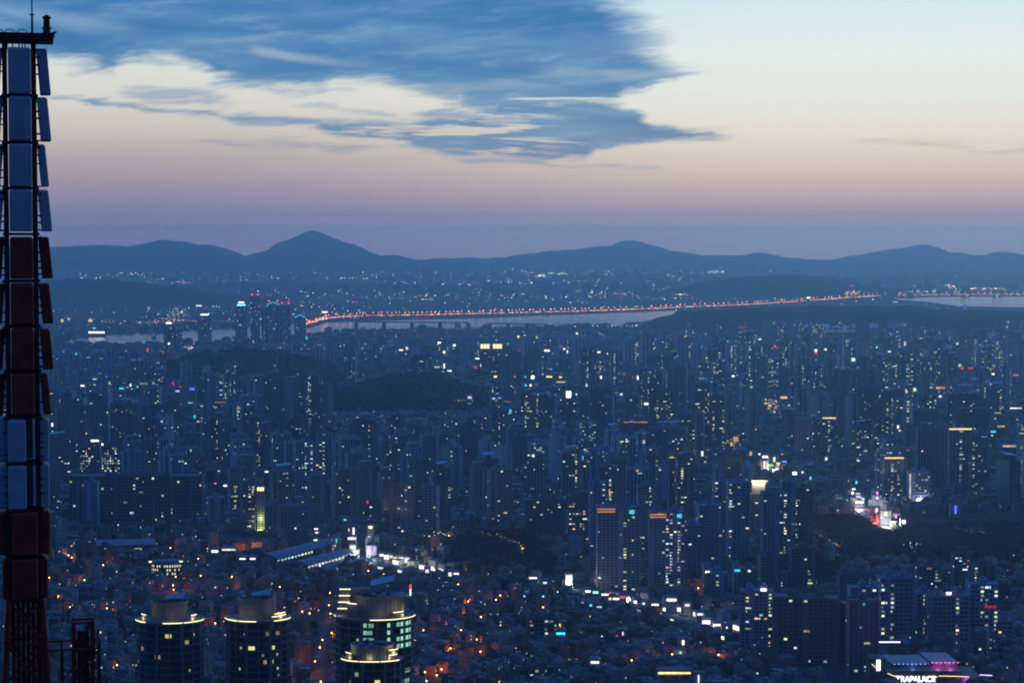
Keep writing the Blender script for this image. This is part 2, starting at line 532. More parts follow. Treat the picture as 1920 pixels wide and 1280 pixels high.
# evening haze
HAZE = True
if HAZE:
    b = MB(); b.box(-30500, 30500, -6500, 30000, -8, 450, bottom=True)
    hz = b.build('haze', [], kind='stuff')
    m = bpy.data.materials.new('evening_haze'); m.use_nodes = True; t = m.node_tree; t.nodes.clear()
    pv = t.nodes.new('ShaderNodeVolumePrincipled'); o = t.nodes.new('ShaderNodeOutputMaterial')
    pv.inputs['Color'].default_value = (0.46, 0.78, 1.0, 1)
    pv.inputs['Density'].default_value = 7.0e-5
    pv.inputs['Anisotropy'].default_value = 0.82
    t.links.new(pv.outputs[0], o.inputs['Volume'])
    hz.data.materials.append(m)
# ------------------------------------------------------------------ the lattice mast beside the viewpoint
m_mwhite = mat('mast_white_paint', (0.70, 0.64, 0.56), 0.6, noise_scale=2.5, noise_amt=0.1)
m_mred = mat('mast_red_paint', (0.52, 0.07, 0.03), 0.5, noise_scale=2.5, noise_amt=0.2)
m_mdark = mat('mast_dark_steel', (0.13, 0.05, 0.035), 0.7, noise_scale=3, noise_amt=0.3)
m_mlat = mat('mast_lattice_red_paint', (0.36, 0.055, 0.025), 0.8, noise_scale=3, noise_amt=0.3)  # darker red than the panels, for the lattice
m_mblue = mat('mast_galvanised_rod', (0.22, 0.24, 0.27), 0.5)
MD = 48.0
S = MD / FPX                                  # metres per map unit at the mast
mx = (41 - 960) * S
mast = empty('transmission_mast', (mx, MD, 0), math.atan2(-mx, MD))
tag(mast, 'tall broadcasting mast with stacked white and dark red panel antennas', 'antenna mast')


def mz(py): return pd(41, py, MD)[2]


tiers = [(92, 178, 'w', 0), (183, 265, 'w', 0), (271, 350, 'w', 1), (356, 434, 'w', 0), (444, 522, 'r', 0), (531, 606, 'r', 0),
         (616, 692, 'r', 0), (699, 776, 'r', 1), (784, 862, 'W', 0), (869, 950, 'W', 0), (956, 1036, 'R', 0), (1043, 1118, 'R', 1)]


def panel(w, h, d, lean):
    """panel antenna: radome box with chamfered edges, its top set back a little"""
    b = MB(); c = 0.02
    out = []
    for z, ins in ((0, 0.02), (0.03, 0), (h - 0.05, 0), (h, 0.025)):
        k = lean * (z / h)
        pts = [(-w / 2 + ins, k), (-w / 2 + ins, -(d - c - ins - k)), (-w / 2 + c + ins, -(d - ins - k)), (w / 2 - c - ins, -(d - ins - k)),
               (w / 2 - ins, -(d - c - ins - k)), (w / 2 - ins, k)]
        out.append([(x, y, z) for x, y in pts])
    vs = [p for r in out for p in r]
    fs = [(j * 6 + i, j * 6 + (i + 1) % 6, (j + 1) * 6 + (i + 1) % 6, (j + 1) * 6 + i) for j in range(3) for i in range(6)]
    fs += [(5, 4, 3, 2, 1, 0), (18, 19, 20, 21, 22, 23)]
    b.mesh(vs, fs)
    return b


rot0 = 0.0
pm = {}
for y0, y1, k, v in tiers:
    z0, z1 = mz(y1), mz(y0)
    wide = 0.50 if k in 'wr' else (0.40 if k == 'W' else 0.56)
    mt = m_mwhite if k in 'wW' else m_mred
    for f in range(4):
        a = rot0 + f * PI / 2
        w = wide if f % 2 == 0 else 0.50
        off = 0.30 if f % 2 == 0 else (0.45 if k in 'wr' else 0.36)
        d = 0.16 if f % 2 == 0 else (0.235 if k in 'wr' else 0.20)
        if v and f % 2: d -= 0.06
        key = (round(z1 - z0, 2), w, d, k, f % 2)
        if key not in pm: pm[key] = panel(w, z1 - z0, d, (0.085 if f % 2 else 0.0) if k in 'wr' else 0.0).data('panel_antenna', [mt])
        o = bpy.data.objects.new('panel_antenna', pm[key]); C.objects.link(o); o.parent = mast
        sh = -0.15 if (k == 'W' and f == 0) else 0
        o.location = (math.sin(a) * off + sh, -math.cos(a) * off, z0); o.rotation_euler = (0, 0, a)
        if k in 'wr':
            o['label'] = 'white panel antenna' if k == 'w' else 'dark red panel antenna'
# corner posts in one length each
ztop = mz(78); zbot = mz(1120)
for sx, sy in ((-1, -1), (1, -1), (1, 1), (-1, 1)):
    b = MB(); b.box(-0.055, 0.055, -0.055, 0.055, zbot, ztop)
    b.build('post', [m_mdark], mast, loc=(-0.005 + sx * 0.315, sy * 0.31, 0))
# rungs and clamps between the posts and the side panels
for sx in (-1, 1):
    b = MB()
    for y in range(95, 1120, 14):
        if random.random() < 0.25: continue
        z = mz(y + random.random() * 5)
        b.box(0.05, 0.13, -0.02, 0.02, z, z + 0.025 + 0.02 * random.random(), M=Matrix.Scale(-1, 4, (1, 0, 0)) if sx < 0 else None, bottom=True)
    b.build('rungs', [m_mdark], mast, kind='stuff', loc=(sx * 0.315, -0.24, 0))
# a ring frame between each two tiers
for (a0, a1, _, _), (b0, b1, _, _) in zip(tiers, tiers[1:]):
    z0, z1 = mz(b0) - 0.0, mz(a1)
    b = MB()
    zc = (z0 + z1) / 2
    for s in (-1, 1):
        b.box(-0.40, 0.40, s * 0.30 - 0.035, s * 0.30 + 0.035, zc - 0.03, zc + 0.03, bottom=True)
        b.box(s * 0.34 - 0.03, s * 0.34 + 0.03, -0.26, 0.26, zc - 0.025, zc + 0.025, bottom=True)
    b.build('ring_frame', [m_mdark], mast)
# top platform
b = MB(); z0, z1 = mz(80), mz(67)
b.box(-0.72, 0.75, -0.42, 0.42, z0, z1, bottom=True)
b.box(-0.74, 0.78, -0.44, 0.44, z1, z1 + 0.03, bottom=True)
b.tube((0.70, -0.43, z1 + .02), (0.82, -0.43, z1 + .06), 0.02)
b.build('platform', [m_mdark], mast)
b = MB()
for x in (-0.26, -0.14, 0.0, 0.07, 0.13):
    b.tube((x, -0.2, mz(94)), (x, -0.2, z0), 0.016)
b.build('struts', [m_mdark], mast, kind='stuff')
for x in (-0.45, -0.20, 0.07):
    b = MB(); pr = None
    for i in range(7):
        t = PI * i / 6; p = (x - 0.11 * math.cos(t), -0.38, z1 + 0.03 + 0.07 * math.sin(t))
        if pr: b.tube(pr, p, 0.012, n=4)
        pr = p
    b.build('cable_loop', [m_mdark], mast)
b = MB(); xr = (65 - 41) * S
b.tube((xr, -0.2, z1), (xr, -0.2, mz(28)), 0.034, 0.026); b.tube((xr, -0.2, mz(28)), (xr, -0.2, mz(-60)), 0.02, 0.012)
b.tube((xr, -0.2, mz(30)), (xr, -0.2, mz(28)), 0.065, n=8)
b.build('lightning_rod', [m_mblue], mast)
b = MB(); xl = (91.5 - 41) * S
zz = lambda y: mz(y)
b.lathe([(0.0, zz(67)), (0.085, zz(67)), (0.08, zz(55)), (0.115, zz(54.5)), (0.115, zz(52.5)), (0.075, zz(52)), (0.07, zz(37)), (0.10, zz(35)), (0.098, zz(33)), (0.04, zz(29.5)), (0.0, zz(28))], 10, xl, -0.2)
b.build('warning_lamp', [m_mdark], mast)
# lattice below the panels, widening downwards, standing on the hill
b_leg = []
def lat_w(z):                                   # half width of the lattice
    return 0.36 + max(0, (mz(1120) - z)) * 0.055
zs = [zbot]
while zs[-1] > 236: zs.append(zs[-1] - (1.0 + (zbot - zs[-1]) * 0.05))
for sx in (-1, 1):
    for sy in (-1, 1):
        b = MB()
        for a0, a1 in zip(zs, zs[1:]):
            b.tube((sx * lat_w(a0), sy * lat_w(a0), a0), (sx * lat_w(a1), sy * lat_w(a1), a1), 0.07, 0.075, n=6)
        b.build('leg', [m_mlat], mast)
for a0, a1 in zip(zs, zs[1:]):
    for q in range(4):
        R = Matrix.Rotation(q * PI / 2, 4, 'Z'); b = MB(); w0, w1 = lat_w(a0), lat_w(a1)
        T = lambda p: tuple(R @ Vector(p))
        b.tube(T((-w0, -w0, a0)), T((w0, -w0, a0)), 0.035, n=4)
        b.tube(T((-w0, -w0, a0)), T((w1, -w1, a1)), 0.03, n=4)
        b.tube(T((w0, -w0 - .01, a0)), T((-w1, -w1 - .01, a1)), 0.03, n=4)
        b.build('brace', [m_mlat], mast)
# inner riser (feeders and ladder) makes the lattice read dark
b = MB()
for x in (-0.27, -0.16, -0.05, 0.06, 0.17, 0.28):
    b.box(x - 0.05, x + 0.045, -0.06, 0.06, 236, zbot)
b.build('cable_riser', [m_mlat], mast)
# cage work platform that juts out at the foot of the picture
cg = MB()
zt, zb = mz(1212), mz(1330)
b = MB()
for (xa, xb) in ((0.35, 1.62),):
    for yy in (-0.55, 0.55):
        for z in (zt, zb): b.tube((xa, yy, z), (xb, yy, z), 0.03, n=4)
        for x in (xa, 0.8, 1.22, xb): b.tube((x, yy, zb), (x, yy, zt + (0.22 if x == xb else 0)), 0.032, n=4)
        b.tube((xa, yy, zb), (xb, yy, zt), 0.02, n=4)
    for x in (xa, xb):
        for z in (zt, zb): b.tube((x, -.55, z), (x, .55, z), 0.03, n=4)
b.build('side_cage', [m_mlat], mast)
# open lattice stub beside the cage
for x_ in (1.06, 1.48):
    for y_ in (-.2, .2):
        b = MB(); b.box(x_ - .045, x_ + .045, y_ - .045, y_ + .045, zb - 2.5, mz(1165), bottom=True); b.build('cage_post', [m_mlat], mast)
for k in range(7):
    z0_, z1_ = zb - 2.5 + k * (mz(1168) - zb + 2.5) / 7, zb - 2.5 + (k + 1) * (mz(1168) - zb + 2.5) / 7
    for y_ in (-.2, .2):
        b = MB(); b.tube((1.06, y_, z0_), (1.48, y_, z1_), .035, n=4); b.build('cage_brace', [m_mlat], mast)
        b = MB(); b.tube((1.06, y_ + .02, z1_), (1.48, y_ + .02, z1_), .03, n=4); b.build('cage_brace', [m_mlat], mast)
b = MB(); b.box(1.14, 1.40, -.12, .12, zb - 2.5, mz(1185), bottom=True); b.build('cable_riser', [m_mdark], mast)
b = MB(); b.tube((1.27, 0, 236), (1.27, 0, zb - 2.4), .12, n=6); b.build('post', [m_mdark], mast)
# ------------------------------------------------------------------ city: common
m_wall = mat('painted_concrete', (0.3, 0.3, 0.3), 0.85, attr=True, noise_scale=0.08, noise_amt=0.12)
m_roofa = mat('roof_finish', (0.2, 0.2, 0.2), 0.9, attr=True, noise_scale=0.3, noise_amt=0.25)
m_lampb = mat('lamp_pole_steel', (0.12, 0.12, 0.12), 0.6)
m_orange = glow_mat('sodium_lamp', (1.0, 0.45, 0.14), 12.0)
m_orange2 = glow_mat('sodium_lamp_far', (1.0, 0.34, 0.09), 9.0)

TINTS = [((0.40, 0.41, 0.42), 'pale grey'), ((0.34, 0.40, 0.48), 'blue grey'), ((0.43, 0.40, 0.35), 'cream'), ((0.30, 0.25, 0.23), 'brownish'),
         ((0.17, 0.19, 0.21), 'dark grey'), ((0.50, 0.51, 0.52), 'off-white')]
GLOW = {'w': (1.0, 1.0, 1.0), 'c': (0.08, 0.75, 1.0), 'b': (0.08, 0.14, 1.0), 'y': (1.0, 0.72, 0.28), 'g': (0.25, 1.0, 0.45), 'r': (1.0, 0.04, 0.03),
        'm': (0.9, 0.25, 1.0), 'o': (1.0, 0.38, 0.10), 'v': (0.55, 0.5, 1.0)}
CN = {'w': 'white', 'c': 'cyan', 'b': 'blue', 'y': 'warm yellow', 'g': 'green', 'r': 'red', 'm': 'pink', 'o': 'orange', 'v': 'violet white'}


def gc(k, s=1.0):
    r = GLOW[k]; return (r[0] * s, r[1] * s, r[2] * s, 1.0)


def wcol(rng, cool=0.25):
    u = rng.random(); s = rng.choice((0.22, 0.35, 0.5, 0.7, 1.0, 1.5))
    if u < cool: c = (0.62, 0.88, 0.95)
    elif u < 0.82: c = (0.72, 0.82, 0.50)
    elif u < 0.95: c = (0.95, 0.78, 0.42)
    else: c = (1.0, 0.5, 0.3)
    return (c[0] * s, c[1] * s, c[2] * s, 1.0)


RECTS = []          # map rectangles (x0, y0, x1, y1, y ground) that nearer random buildings must leave open


def protected(x0, y0, x1, y1, yb):
    for a, b_, c, d, g in RECTS:
        if yb > g + 1 and x0 < c and x1 > a and y0 < d and y1 > b_: return True
    return False


SITES = []          # (x, y, radius) taken ground


def taken(x, y, r):
    for a, b_, c in SITES:
        if (x - a) ** 2 + (y - b_) ** 2 < (r + c) ** 2: return True
    return False


def on_hill(x, y):
    for _, D, prof, depth, _ in HILLS:
        if abs(y - D) < depth * 0.46:
            px = 960 + FPX * x / D
            if prof[0][0] + 8 < px < prof[-1][0] - 8: return True
    return False


def in_river(x, y):
    px, py = project(x, y, 0)
    for r in RIVER:
        if inpoly(px, py, r): return True
    return False


ROADS = []


def seg_d(x, y, a, b_):
    vx, vy = b_[0] - a[0], b_[1] - a[1]; L = vx * vx + vy * vy
    t = max(0, min(1, ((x - a[0]) * vx + (y - a[1]) * vy) / L))
    return math.hypot(x - a[0] - vx * t, y - a[1] - vy * t)


def on_road(x, y, m=0):
    for pts, w in ROADS:
        for a, b_ in zip(pts, pts[1:]):
            if seg_d(x, y, a, b_) < w / 2 + m: return True
    return False


def road(scr, w, z=0.25, m=None):
    pts = [pg(*p) for p in scr]; ROADS.append((pts, w))
    L = []; R = []
    for i, p in enumerate(pts):
        q0 = pts[max(0, i - 1)]; q1 = pts[min(len(pts) - 1, i + 1)]
        d = Vector((q1[0] - q0[0], q1[1] - q0[1])).normalized(); nrm = Vector((-d.y, d.x)) * w / 2
        L.append((p[0] + nrm.x, p[1] + nrm.y, z)); R.append((p[0] - nrm.x, p[1] - nrm.y, z))
    b = MB(); n = len(pts); b.mesh(L + R, [(n + i, n + i + 1, i + 1, i) for i in range(n - 1)])
    return b.build('road', [m or m_road], kind='structure')


road([(1010, 1078), (1040, 1086), (1110, 1114), (1180, 1131), (1250, 1145), (1320, 1170), (1400, 1196), (1470, 1222), (1560, 1262), (1600, 1300)], 26)
road([(1585, 885), (1604, 935), (1630, 962), (1668, 986), (1760, 1008)], 30)
road([(330, 1056), (326, 1090), (320, 1130)], 8)
road([(618, 1120), (612, 1170), (598, 1230), (604, 1300)], 8)
road([(640, 1038), (700, 1052), (770, 1066), (860, 1078), (1010, 1078)], 22)

# ---- tower geometry, written into collectors: wall, roof, dark windows, lit windows
def tower_geo(W, R, N, L, w, d, h, tint, rng, lod=0, style='pier', lit='cols', fh=2.9, M=None, roof='box'):
    t4 = tint + (1,)
    dk = tuple(c * 0.72 for c in tint) + (1,)
    W.box(-w / 2, w / 2, -d / 2, d / 2, 0, h, 0, t4, M)
    cw = 3.9 if lod < 2 else 5.2
    nc = max(2, int(w / cw)); cw = w / nc
    nf = max(2, int((h - 1) / fh)); fh = (h - 1) / nf
    ncs = max(1, int(d / 5.0)); cws = d / ncs
    # piers
    if lod <= 1 and style in ('pier', 'grid'):
        for i in range(0, nc + 1, 1 if lod == 0 else 2):
            x = -w / 2 + i * cw
            W.box(x - 0.35, x + 0.35, -d / 2 - 0.7, -d / 2 + 0.1, 0, h + 0.4, 0, t4, M)
    if lod == 0 and style in ('slab', 'grid'):
        for f in range(nf + 1):
            z = 0.6 + f * fh
            W.box(-w / 2 - 0.25, w / 2 + 0.25, -d / 2 - 0.9, -d / 2 + 0.1, z - 0.25, z + 0.25, 0, t4, M, bottom=True)
    yf = -d / 2 - 0.06

    def q(mb, x0, x1, z0, z1, y, col=None, glow=None, side=0):
        if side == 0: p = [(x0, y, z0), (x1, y, z0), (x1, y, z1), (x0, y, z1)]
        elif side == 1: p = [(w / 2 + .06 + (y), x0, z0), (w / 2 + .06 + (y), x1, z0), (w / 2 + .06 + (y), x1, z1), (w / 2 + .06 + (y), x0, z1)]
        else: p = [(-w / 2 - .06 - (y), x1, z0), (-w / 2 - .06 - (y), x0, z0), (-w / 2 - .06 - (y), x0, z1), (-w / 2 - .06 - (y), x1, z1)]
        if M is not None: p = [tuple(M @ Vector(v)) for v in p]
        mb.quad(p, 0, col, glow)
    # dark glazing
    if lod == 0:
        for i in range(nc):
            if (i * 7 + int(w)) % 6 == 5: continue
            for f in range(nf):
                q(N, -w / 2 + (i + .14) * cw, -w / 2 + (i + .86) * cw, 0.6 + (f + .28) * fh, 0.6 + (f + .80) * fh, yf)
        for s in (1, 2):
            for i in range(ncs):
                if i % 2: continue
                for f in range(nf):
                    q(N, -d / 2 + (i + .3) * cws, -d / 2 + (i + .7) * cws, 0.6 + (f + .32) * fh, 0.6 + (f + .76) * fh, 0, side=s)
    elif lod == 1:
        for i in range(nc):
            q(N, -w / 2 + (i + .16) * cw, -w / 2 + (i + .84) * cw, 2, h - 1.2, yf)
        for s in (1, 2):
            q(N, -cws * .18, cws * .18, 2, h - 2, 0, side=s)
    else:
        for i in range(0, nc, 2):
            q(N, -w / 2 + (i + .2) * cw, -w / 2 + (i + .8) * cw, 2, h - 1.5, yf)
    # lit windows
    pr = []
    for i in range(nc):
        if lit == 'full': p = 0.5
        elif lit == 'dark': p = 0.012
        elif lit == 'few': p = 0.05
        elif lit == 'many': p = 0.22
        elif lit == 'rows': p = 0.10
        else: p = rng.choice((0.015, 0.02, 0.03, 0.05, 0.08, 0.5))
        pr.append(p)
    if lit == 'cols' and max(pr) < 0.4 and nc > 2: pr[rng.randrange(nc)] = rng.uniform(.35, .6)
    cool = rng.choice((0.08, 0.2, 0.6))
    for f in range(nf):
        rowp = rng.random() < 0.18 if lit == 'rows' else False
        for i in range(nc):
            if rng.random() < (0.75 if rowp else pr[i] * (1 if lod < 2 else 1.15)):
                x0 = -w / 2 + (i + .18) * cw; x1 = -w / 2 + (i + .82) * cw
                u_ = rng.random()
                if u_ < .3: x1 = x0 + (x1 - x0) * .5
                elif u_ < .38: x0 -= cw * .1; x1 = min(x1 + cw * .5, w / 2)
                q(L, x0, x1, 0.6 + (f + .30) * fh, 0.6 + (f + .78) * fh, yf - 0.05, None, wcol(rng, cool))
        for s in (1, 2):
            if rng.random() < (0.10 if lit != 'dark' else 0.02):
                a = rng.randrange(ncs)
                q(L, -d / 2 + (a + .32) * cws, -d / 2 + (a + .68) * cws, 0.6 + (f + .34) * fh, 0.6 + (f + .74) * fh, 0.05, None, wcol(rng, cool), side=s)
    # roof
    r4 = tuple(c * 0.8 for c in tint) + (1,)
    if lod <= 1:
        e = 0.35
        R.box(-w / 2 - e, w / 2 + e, -d / 2 - e, -d / 2 + e, h, h + 1.3, 0, r4, M, bottom=True)
        R.box(-w / 2 - e, w / 2 + e, d / 2 - e, d / 2 + e, h, h + 1.3, 0, r4, M, bottom=True)
        R.box(-w / 2 - e, -w / 2 + e, -d / 2 + e, d / 2 - e, h, h + 1.3, 0, r4, M, bottom=True)
        R.box(w / 2 - e, w / 2 + e, -d / 2 + e, d / 2 - e, h, h + 1.3, 0, r4, M, bottom=True)
    n = 1 if w < 26 else 2
    for k in range(n):
        cx = (k - (n - 1) / 2) * w * 0.45
        R.box(cx - 3.2, cx + 3.2, -2.5, 3.2, h + 0.02, h + 4.4, 0, r4, M)
        if lod <= 1: R.box(cx - 1.5, cx + 1.5, -1.2, 1.6, h + 4.42, h + 6.6, 0, r4, M)
    if n == 2: R.box(-w * .225 + 3.21, w * .225 - 3.21, -1, 1.5, h + .02, h + 1.6, 0, r4, M)
    if roof == 'plate':                                   # light tilted roof plate
        c = (0.50, 0.56, 0.62, 1)
        vs = [(-w * .32, -d * .4, h + 7.0), (w * .32, -d * .5, h + 8.6), (w * .40, d * .4, h + 9.8), (-w * .25, d * .45, h + 8.2)]
        vs += [(x, y, z + .5) for x, y, z in vs]
        if M is not None: vs = [tuple(M @ Vector(v)) for v in vs]
        R.mesh(vs, [(3, 2, 1, 0), (4, 5, 6, 7), (0, 1, 5, 4), (1, 2, 6, 5), (2, 3, 7, 6), (3, 0, 4, 7)], 0, c)
    elif roof == 'crown':
        for s in (-1, 1):
            R.box(s * w * .36 - .4, s * w * .36 + .4, -d * .4, d * .4, h + 0.03, h + 7, 0, r4, M)
        R.box(-w * .40, w * .40, -d * .42, d * .42, h + 7.02, h + 7.7, 0, r4, M, bottom=True)


def make_tower(name, x, y, rz, w, d, h, tint, rng, lod, style, lit, roof='box', fh=2.9):
    t = empty(name, (x, y, 0), rz)
    W, R, N, L = MB(), MB(), MB(), MB()
    tower_geo(W, R, N, L, w, d, h, tint, rng, lod, style, lit, fh, None, roof)
    W.build('wall', [m_wall], t); R.build('roof', [m_roofa], t)
    N.build('windows', [m_glass if lod == 0 else m_strip], t, kind='stuff'); L.build('lit_windows', [m_lit], t, kind='stuff')
    return t


THINGS = []          # (object, kind phrase, adjectives, x, y) that get a placed label at the end
LMK = []             # landmarks: (x, y, phrase)


def lmk(x, y, phrase): LMK.append((x, y, phrase))


def sign_quad(t, w, h, z, y, k, s=3.0, x=0.0, name='sign', thick=0.4):
    b = MB(); b.box(x - w / 2, x + w / 2, y - thick, y, z - h / 2, z + h / 2, 0, None, None, gc(k, s), bottom=True)
    return b.build(name, [m_lit], t)


def T(px, yb, yt, wpx, rot=0, depth=14, tint=0, style='pier', lit='cols', roof='box', name='apartment_tower', cat='apartment tower', label=None, lod=0, lm=None, fh=2.9, seed=None):
    """a tower that the photograph shows singly, from its map column, foot row and top row"""
    x, y = pg(px, yb)
    ry = pd(px, yt, y); h = ry[2]
    w = wpx * y / FPX
    rng = random.Random(seed or int(px * 7 + yb))
    t = make_tower(name, x, y + depth / 2, math.radians(rot), w / max(.5, math.cos(math.radians(rot))), depth, h, TINTS[tint][0], rng, lod, style, lit, roof, fh)
    tag(t, label, cat)
    SITES.append((x, y + depth / 2, max(w, depth) * .62))
    RECTS.append((px - wpx / 2 - 2, yt - 6, px + wpx / 2 + 2, yb - (yb - yt) * .25, yb))
    if lm: lmk(x, y, lm)
    return t, w, h, x, y


# ------------------------------------------------------------------ round residential towers in front
m_rt = mat('round_tower_cladding', (0.16, 0.17, 0.18), 0.6, noise_scale=0.1, noise_amt=0.15)
m_band = mat('floor_band', (0.15, 0.155, 0.16), 0.6)
m_drum = mat('drum_plaster', (0.24, 0.23, 0.21), 0.8, noise_scale=0.4, noise_amt=0.15)
m_led = glow_mat('led_strip', (1.0, 0.88, 0.45), 2.0)
m_plate = mat('solar_roof_plate', (0.24, 0.30, 0.38), 0.35, noise_scale=0.5, noise_amt=0.15)
m_red_glow = glow_mat('red_beacon', (1.0, 0.02, 0.02), 6.0)
m_white_glow = glow_mat('white_lamp', (0.85, 0.93, 1.0), 4.0)


def point(name, loc, col, power, r=0.6, parent=None):
    l = bpy.data.lights.new(name, 'POINT'); l.color = col; l.energy = power; l.shadow_soft_size = r
    o = bpy.data.objects.new(name, l); C.objects.link(o); o.location = loc
    if parent is not None: o.parent = parent
    return o


def round_tower(px, pyc, wpx, D, label, squash=0.8, lit=(), fh=3.7, gl=(), seed=1, drum=(0.1, 0.42, 9), arcs=(), green=0, plate=True):
    x, y, zc = pd(px, pyc, D)
    a = wpx * D / FPX / 2; bb = a * squash
    t = empty('round_tower', (x, D, 0)); tag(t, label, 'apartment tower')
    rng = random.Random(seed)
    SITES.append((x, D, a + 12)); RECTS.append((px - wpx / 2 - 3, pyc - 60, px + wpx / 2 + 3, 1290, 1400))
    b = MB(); b.lathe([(a * .975, 0), (a * .975, zc), (0, zc)], 48, sy=squash)
    b.build('glazed_wall', [m_glass], t)
    # vertical piers
    for k in range(16):
        th = 2 * PI * k / 16 + .1
        p = MB(); cx, cyy = math.cos(th) * a * 1.0, math.sin(th) * bb * 1.0
        M = Matrix.Translation((cx, cyy, 0)) @ Matrix.Rotation(th, 4, 'Z')
        wd = 1.6 if k % 2 else 0.6
        p.box(-0.6, 0.25, -wd / 2, wd / 2, 0, zc - 0.2, 0, None, M)
        p.build('pier', [m_rt], t)
    # floor bands
    bm = MB(); bm.lathe([(a * .97, -0.3), (a * 1.01, -0.3), (a * 1.01, 0.35), (a * .97, 0.35)], 48, sy=squash)
    me = bm.data('floor_band', [m_band], True)
    nf = int(zc / fh)
    for f in range(nf + 1):
        o = bpy.data.objects.new('floor_band', me); C.objects.link(o); o.parent = t; o.location = (0, 0, zc - f * fh)
    # lit flats: (angle in degrees from facing the viewpoint, floor, width in degrees, colour)
    for ang, fl, wd, c, s in lit:
        p = MB(); a0 = math.radians(-90 + ang - wd / 2); a1 = math.radians(-90 + ang + wd / 2)
        z0 = zc - fl * fh + 0.8; z1 = z0 + fh - 1.7
        p.lathe([(a * .985, z0), (a * .985, z1)], 3, sy=squash, a0=a0, a1=a1, glow=(c[0] * s, c[1] * s, c[2] * s, 1))
        p.build('lit_window', [m_lit], t)
    for k in range(22):
        fl = rng.randrange(2, min(nf, 26)); ang = rng.uniform(-80, 80); p = MB(); c = wcol(rng)
        z0 = zc - fl * fh + 1.0
        p.lathe([(a * .985, z0), (a * .985, z0 + fh - 2.3)], 2, sy=squash, a0=math.radians(-90 + ang), a1=math.radians(-90 + ang + 4), glow=tuple(v * .55 for v in c[:3]) + (1,))
        p.build('lit_window', [m_lit], t)
    # terrace slab, parapet, LED line below it
    b = MB(); b.lathe([(a * 1.0, zc + .62), (a * 1.04, zc + .62), (a * 1.04, zc + 1.3), (a * .98, zc + 1.3), (a * .98, zc + .9), (0, zc + .9)], 48, sy=squash)
    b.build('terrace', [m_drum], t)
    for ang0, ang1, up in arcs:
        b = MB(); r = a * (1.05 if up == 0 else 0.90); z = zc + 0.95 + up
        b.lathe([(r, z), (r + .18, z + .14), (r + .18, z + .42), (r, z + .42)], 14, sy=squash, a0=math.radians(-90 + ang0), a1=math.radians(-90 + ang1))
        b.build('light_strip', [m_led], t)
        am = math.radians(-90 + (ang0 + ang1) / 2)
        if up: b = MB(); b.lathe([(a * .89, zc + 1.3), (a * .89, z - .05), (a * .80, z - .05)], 14, sy=squash, a0=math.radians(-90 + ang0), a1=math.radians(-90 + ang1)); b.build('upper_terrace', [m_drum], t)
        point('light_strip_lamp', (math.cos(am) * a * .93, math.sin(am) * bb * .93, zc + 2.2 + up), (1.0, .85, .5), 260, .8, t)
    # railing posts, too thin to pick apart
    p = MB()
    for k in range(40):
        th = -PI + PI * k / 39
        p.tube((math.cos(th) * a * .995, math.sin(th) * bb * .995, zc + 1.3), (math.cos(th) * a * .995, math.sin(th) * bb * .995, zc + 2.7), .09, n=4)
    p.build('railing', [m_band], t, kind='stuff')
    ox, dr, dh = drum
    b = MB(); b.lathe([(a * dr, zc + .92), (a * dr, zc + dh), (a * dr * 1.03, zc + dh), (a * dr * 1.03, zc + dh + .8), (a * dr * .96, zc + dh + .8), (a * dr * .96, zc + dh - .4), (0, zc + dh - .4)], 40, cx=ox * a, cy=a * .1, sy=.8)
    b.build('penthouse', [m_drum], t)
    for k in range(5):
        b = MB(); th = 2 * PI * k / 5 + seed; rr_ = dr * a * .5; sx_ = 1.2 + (k % 3) * .7
        cx_, cy_ = ox * a + math.cos(th) * rr_, a * .1 + math.sin(th) * rr_ * .8
        b.box(cx_ - sx_, cx_ + sx_, cy_ - 1.1, cy_ + 1.1, zc + dh - .38, zc + dh + .9 + (k % 2) * 1.2); b.build('roof_unit', [m_band], t)
    b = MB()
    for k in range(18):
        th = -PI + PI * (k + .5) / 18; R_ = Matrix.Translation((ox * a + math.cos(th) * a * dr * 1.0, a * .1 + math.sin(th) * a * dr * .8, 0)) @ Matrix.Rotation(th, 4, 'Z')
        b.box(-.1, .16, -.16, .16, zc + 1, zc + dh - .1, 0, None, R_)
    b.build('drum_ribs', [m_band], t, kind='stuff')
    if plate:
        b = MB(); z = zc + dh + 1.5
        vs = [(ox * a - a * .10, -a * .05, z + .2), (ox * a + a * .46, -a * .15, z + 1.0), (ox * a + a * .50, a * .30, z + 3.2), (ox * a - a * .14, a * .2, z + .8)]
        vs += [(p, q, r + .5) for p, q, r in vs]
        b.mesh(vs, [(3, 2, 1, 0), (4, 5, 6, 7), (0, 1, 5, 4), (1, 2, 6, 5), (2, 3, 7, 6), (3, 0, 4, 7)])
        o = b.build('roof_plate', [m_plate], t)
        for i in (0, 1, 2, 3):
            s = MB(); v = vs[i]; s.tube((v[0] * .9, v[1] * .9, zc + dh - .3), (v[0] * .97, v[1] * .97, v[2] - .03), .18, n=5); s.build('strut', [m_band], t)
    return t, x, D, zc, a, bb


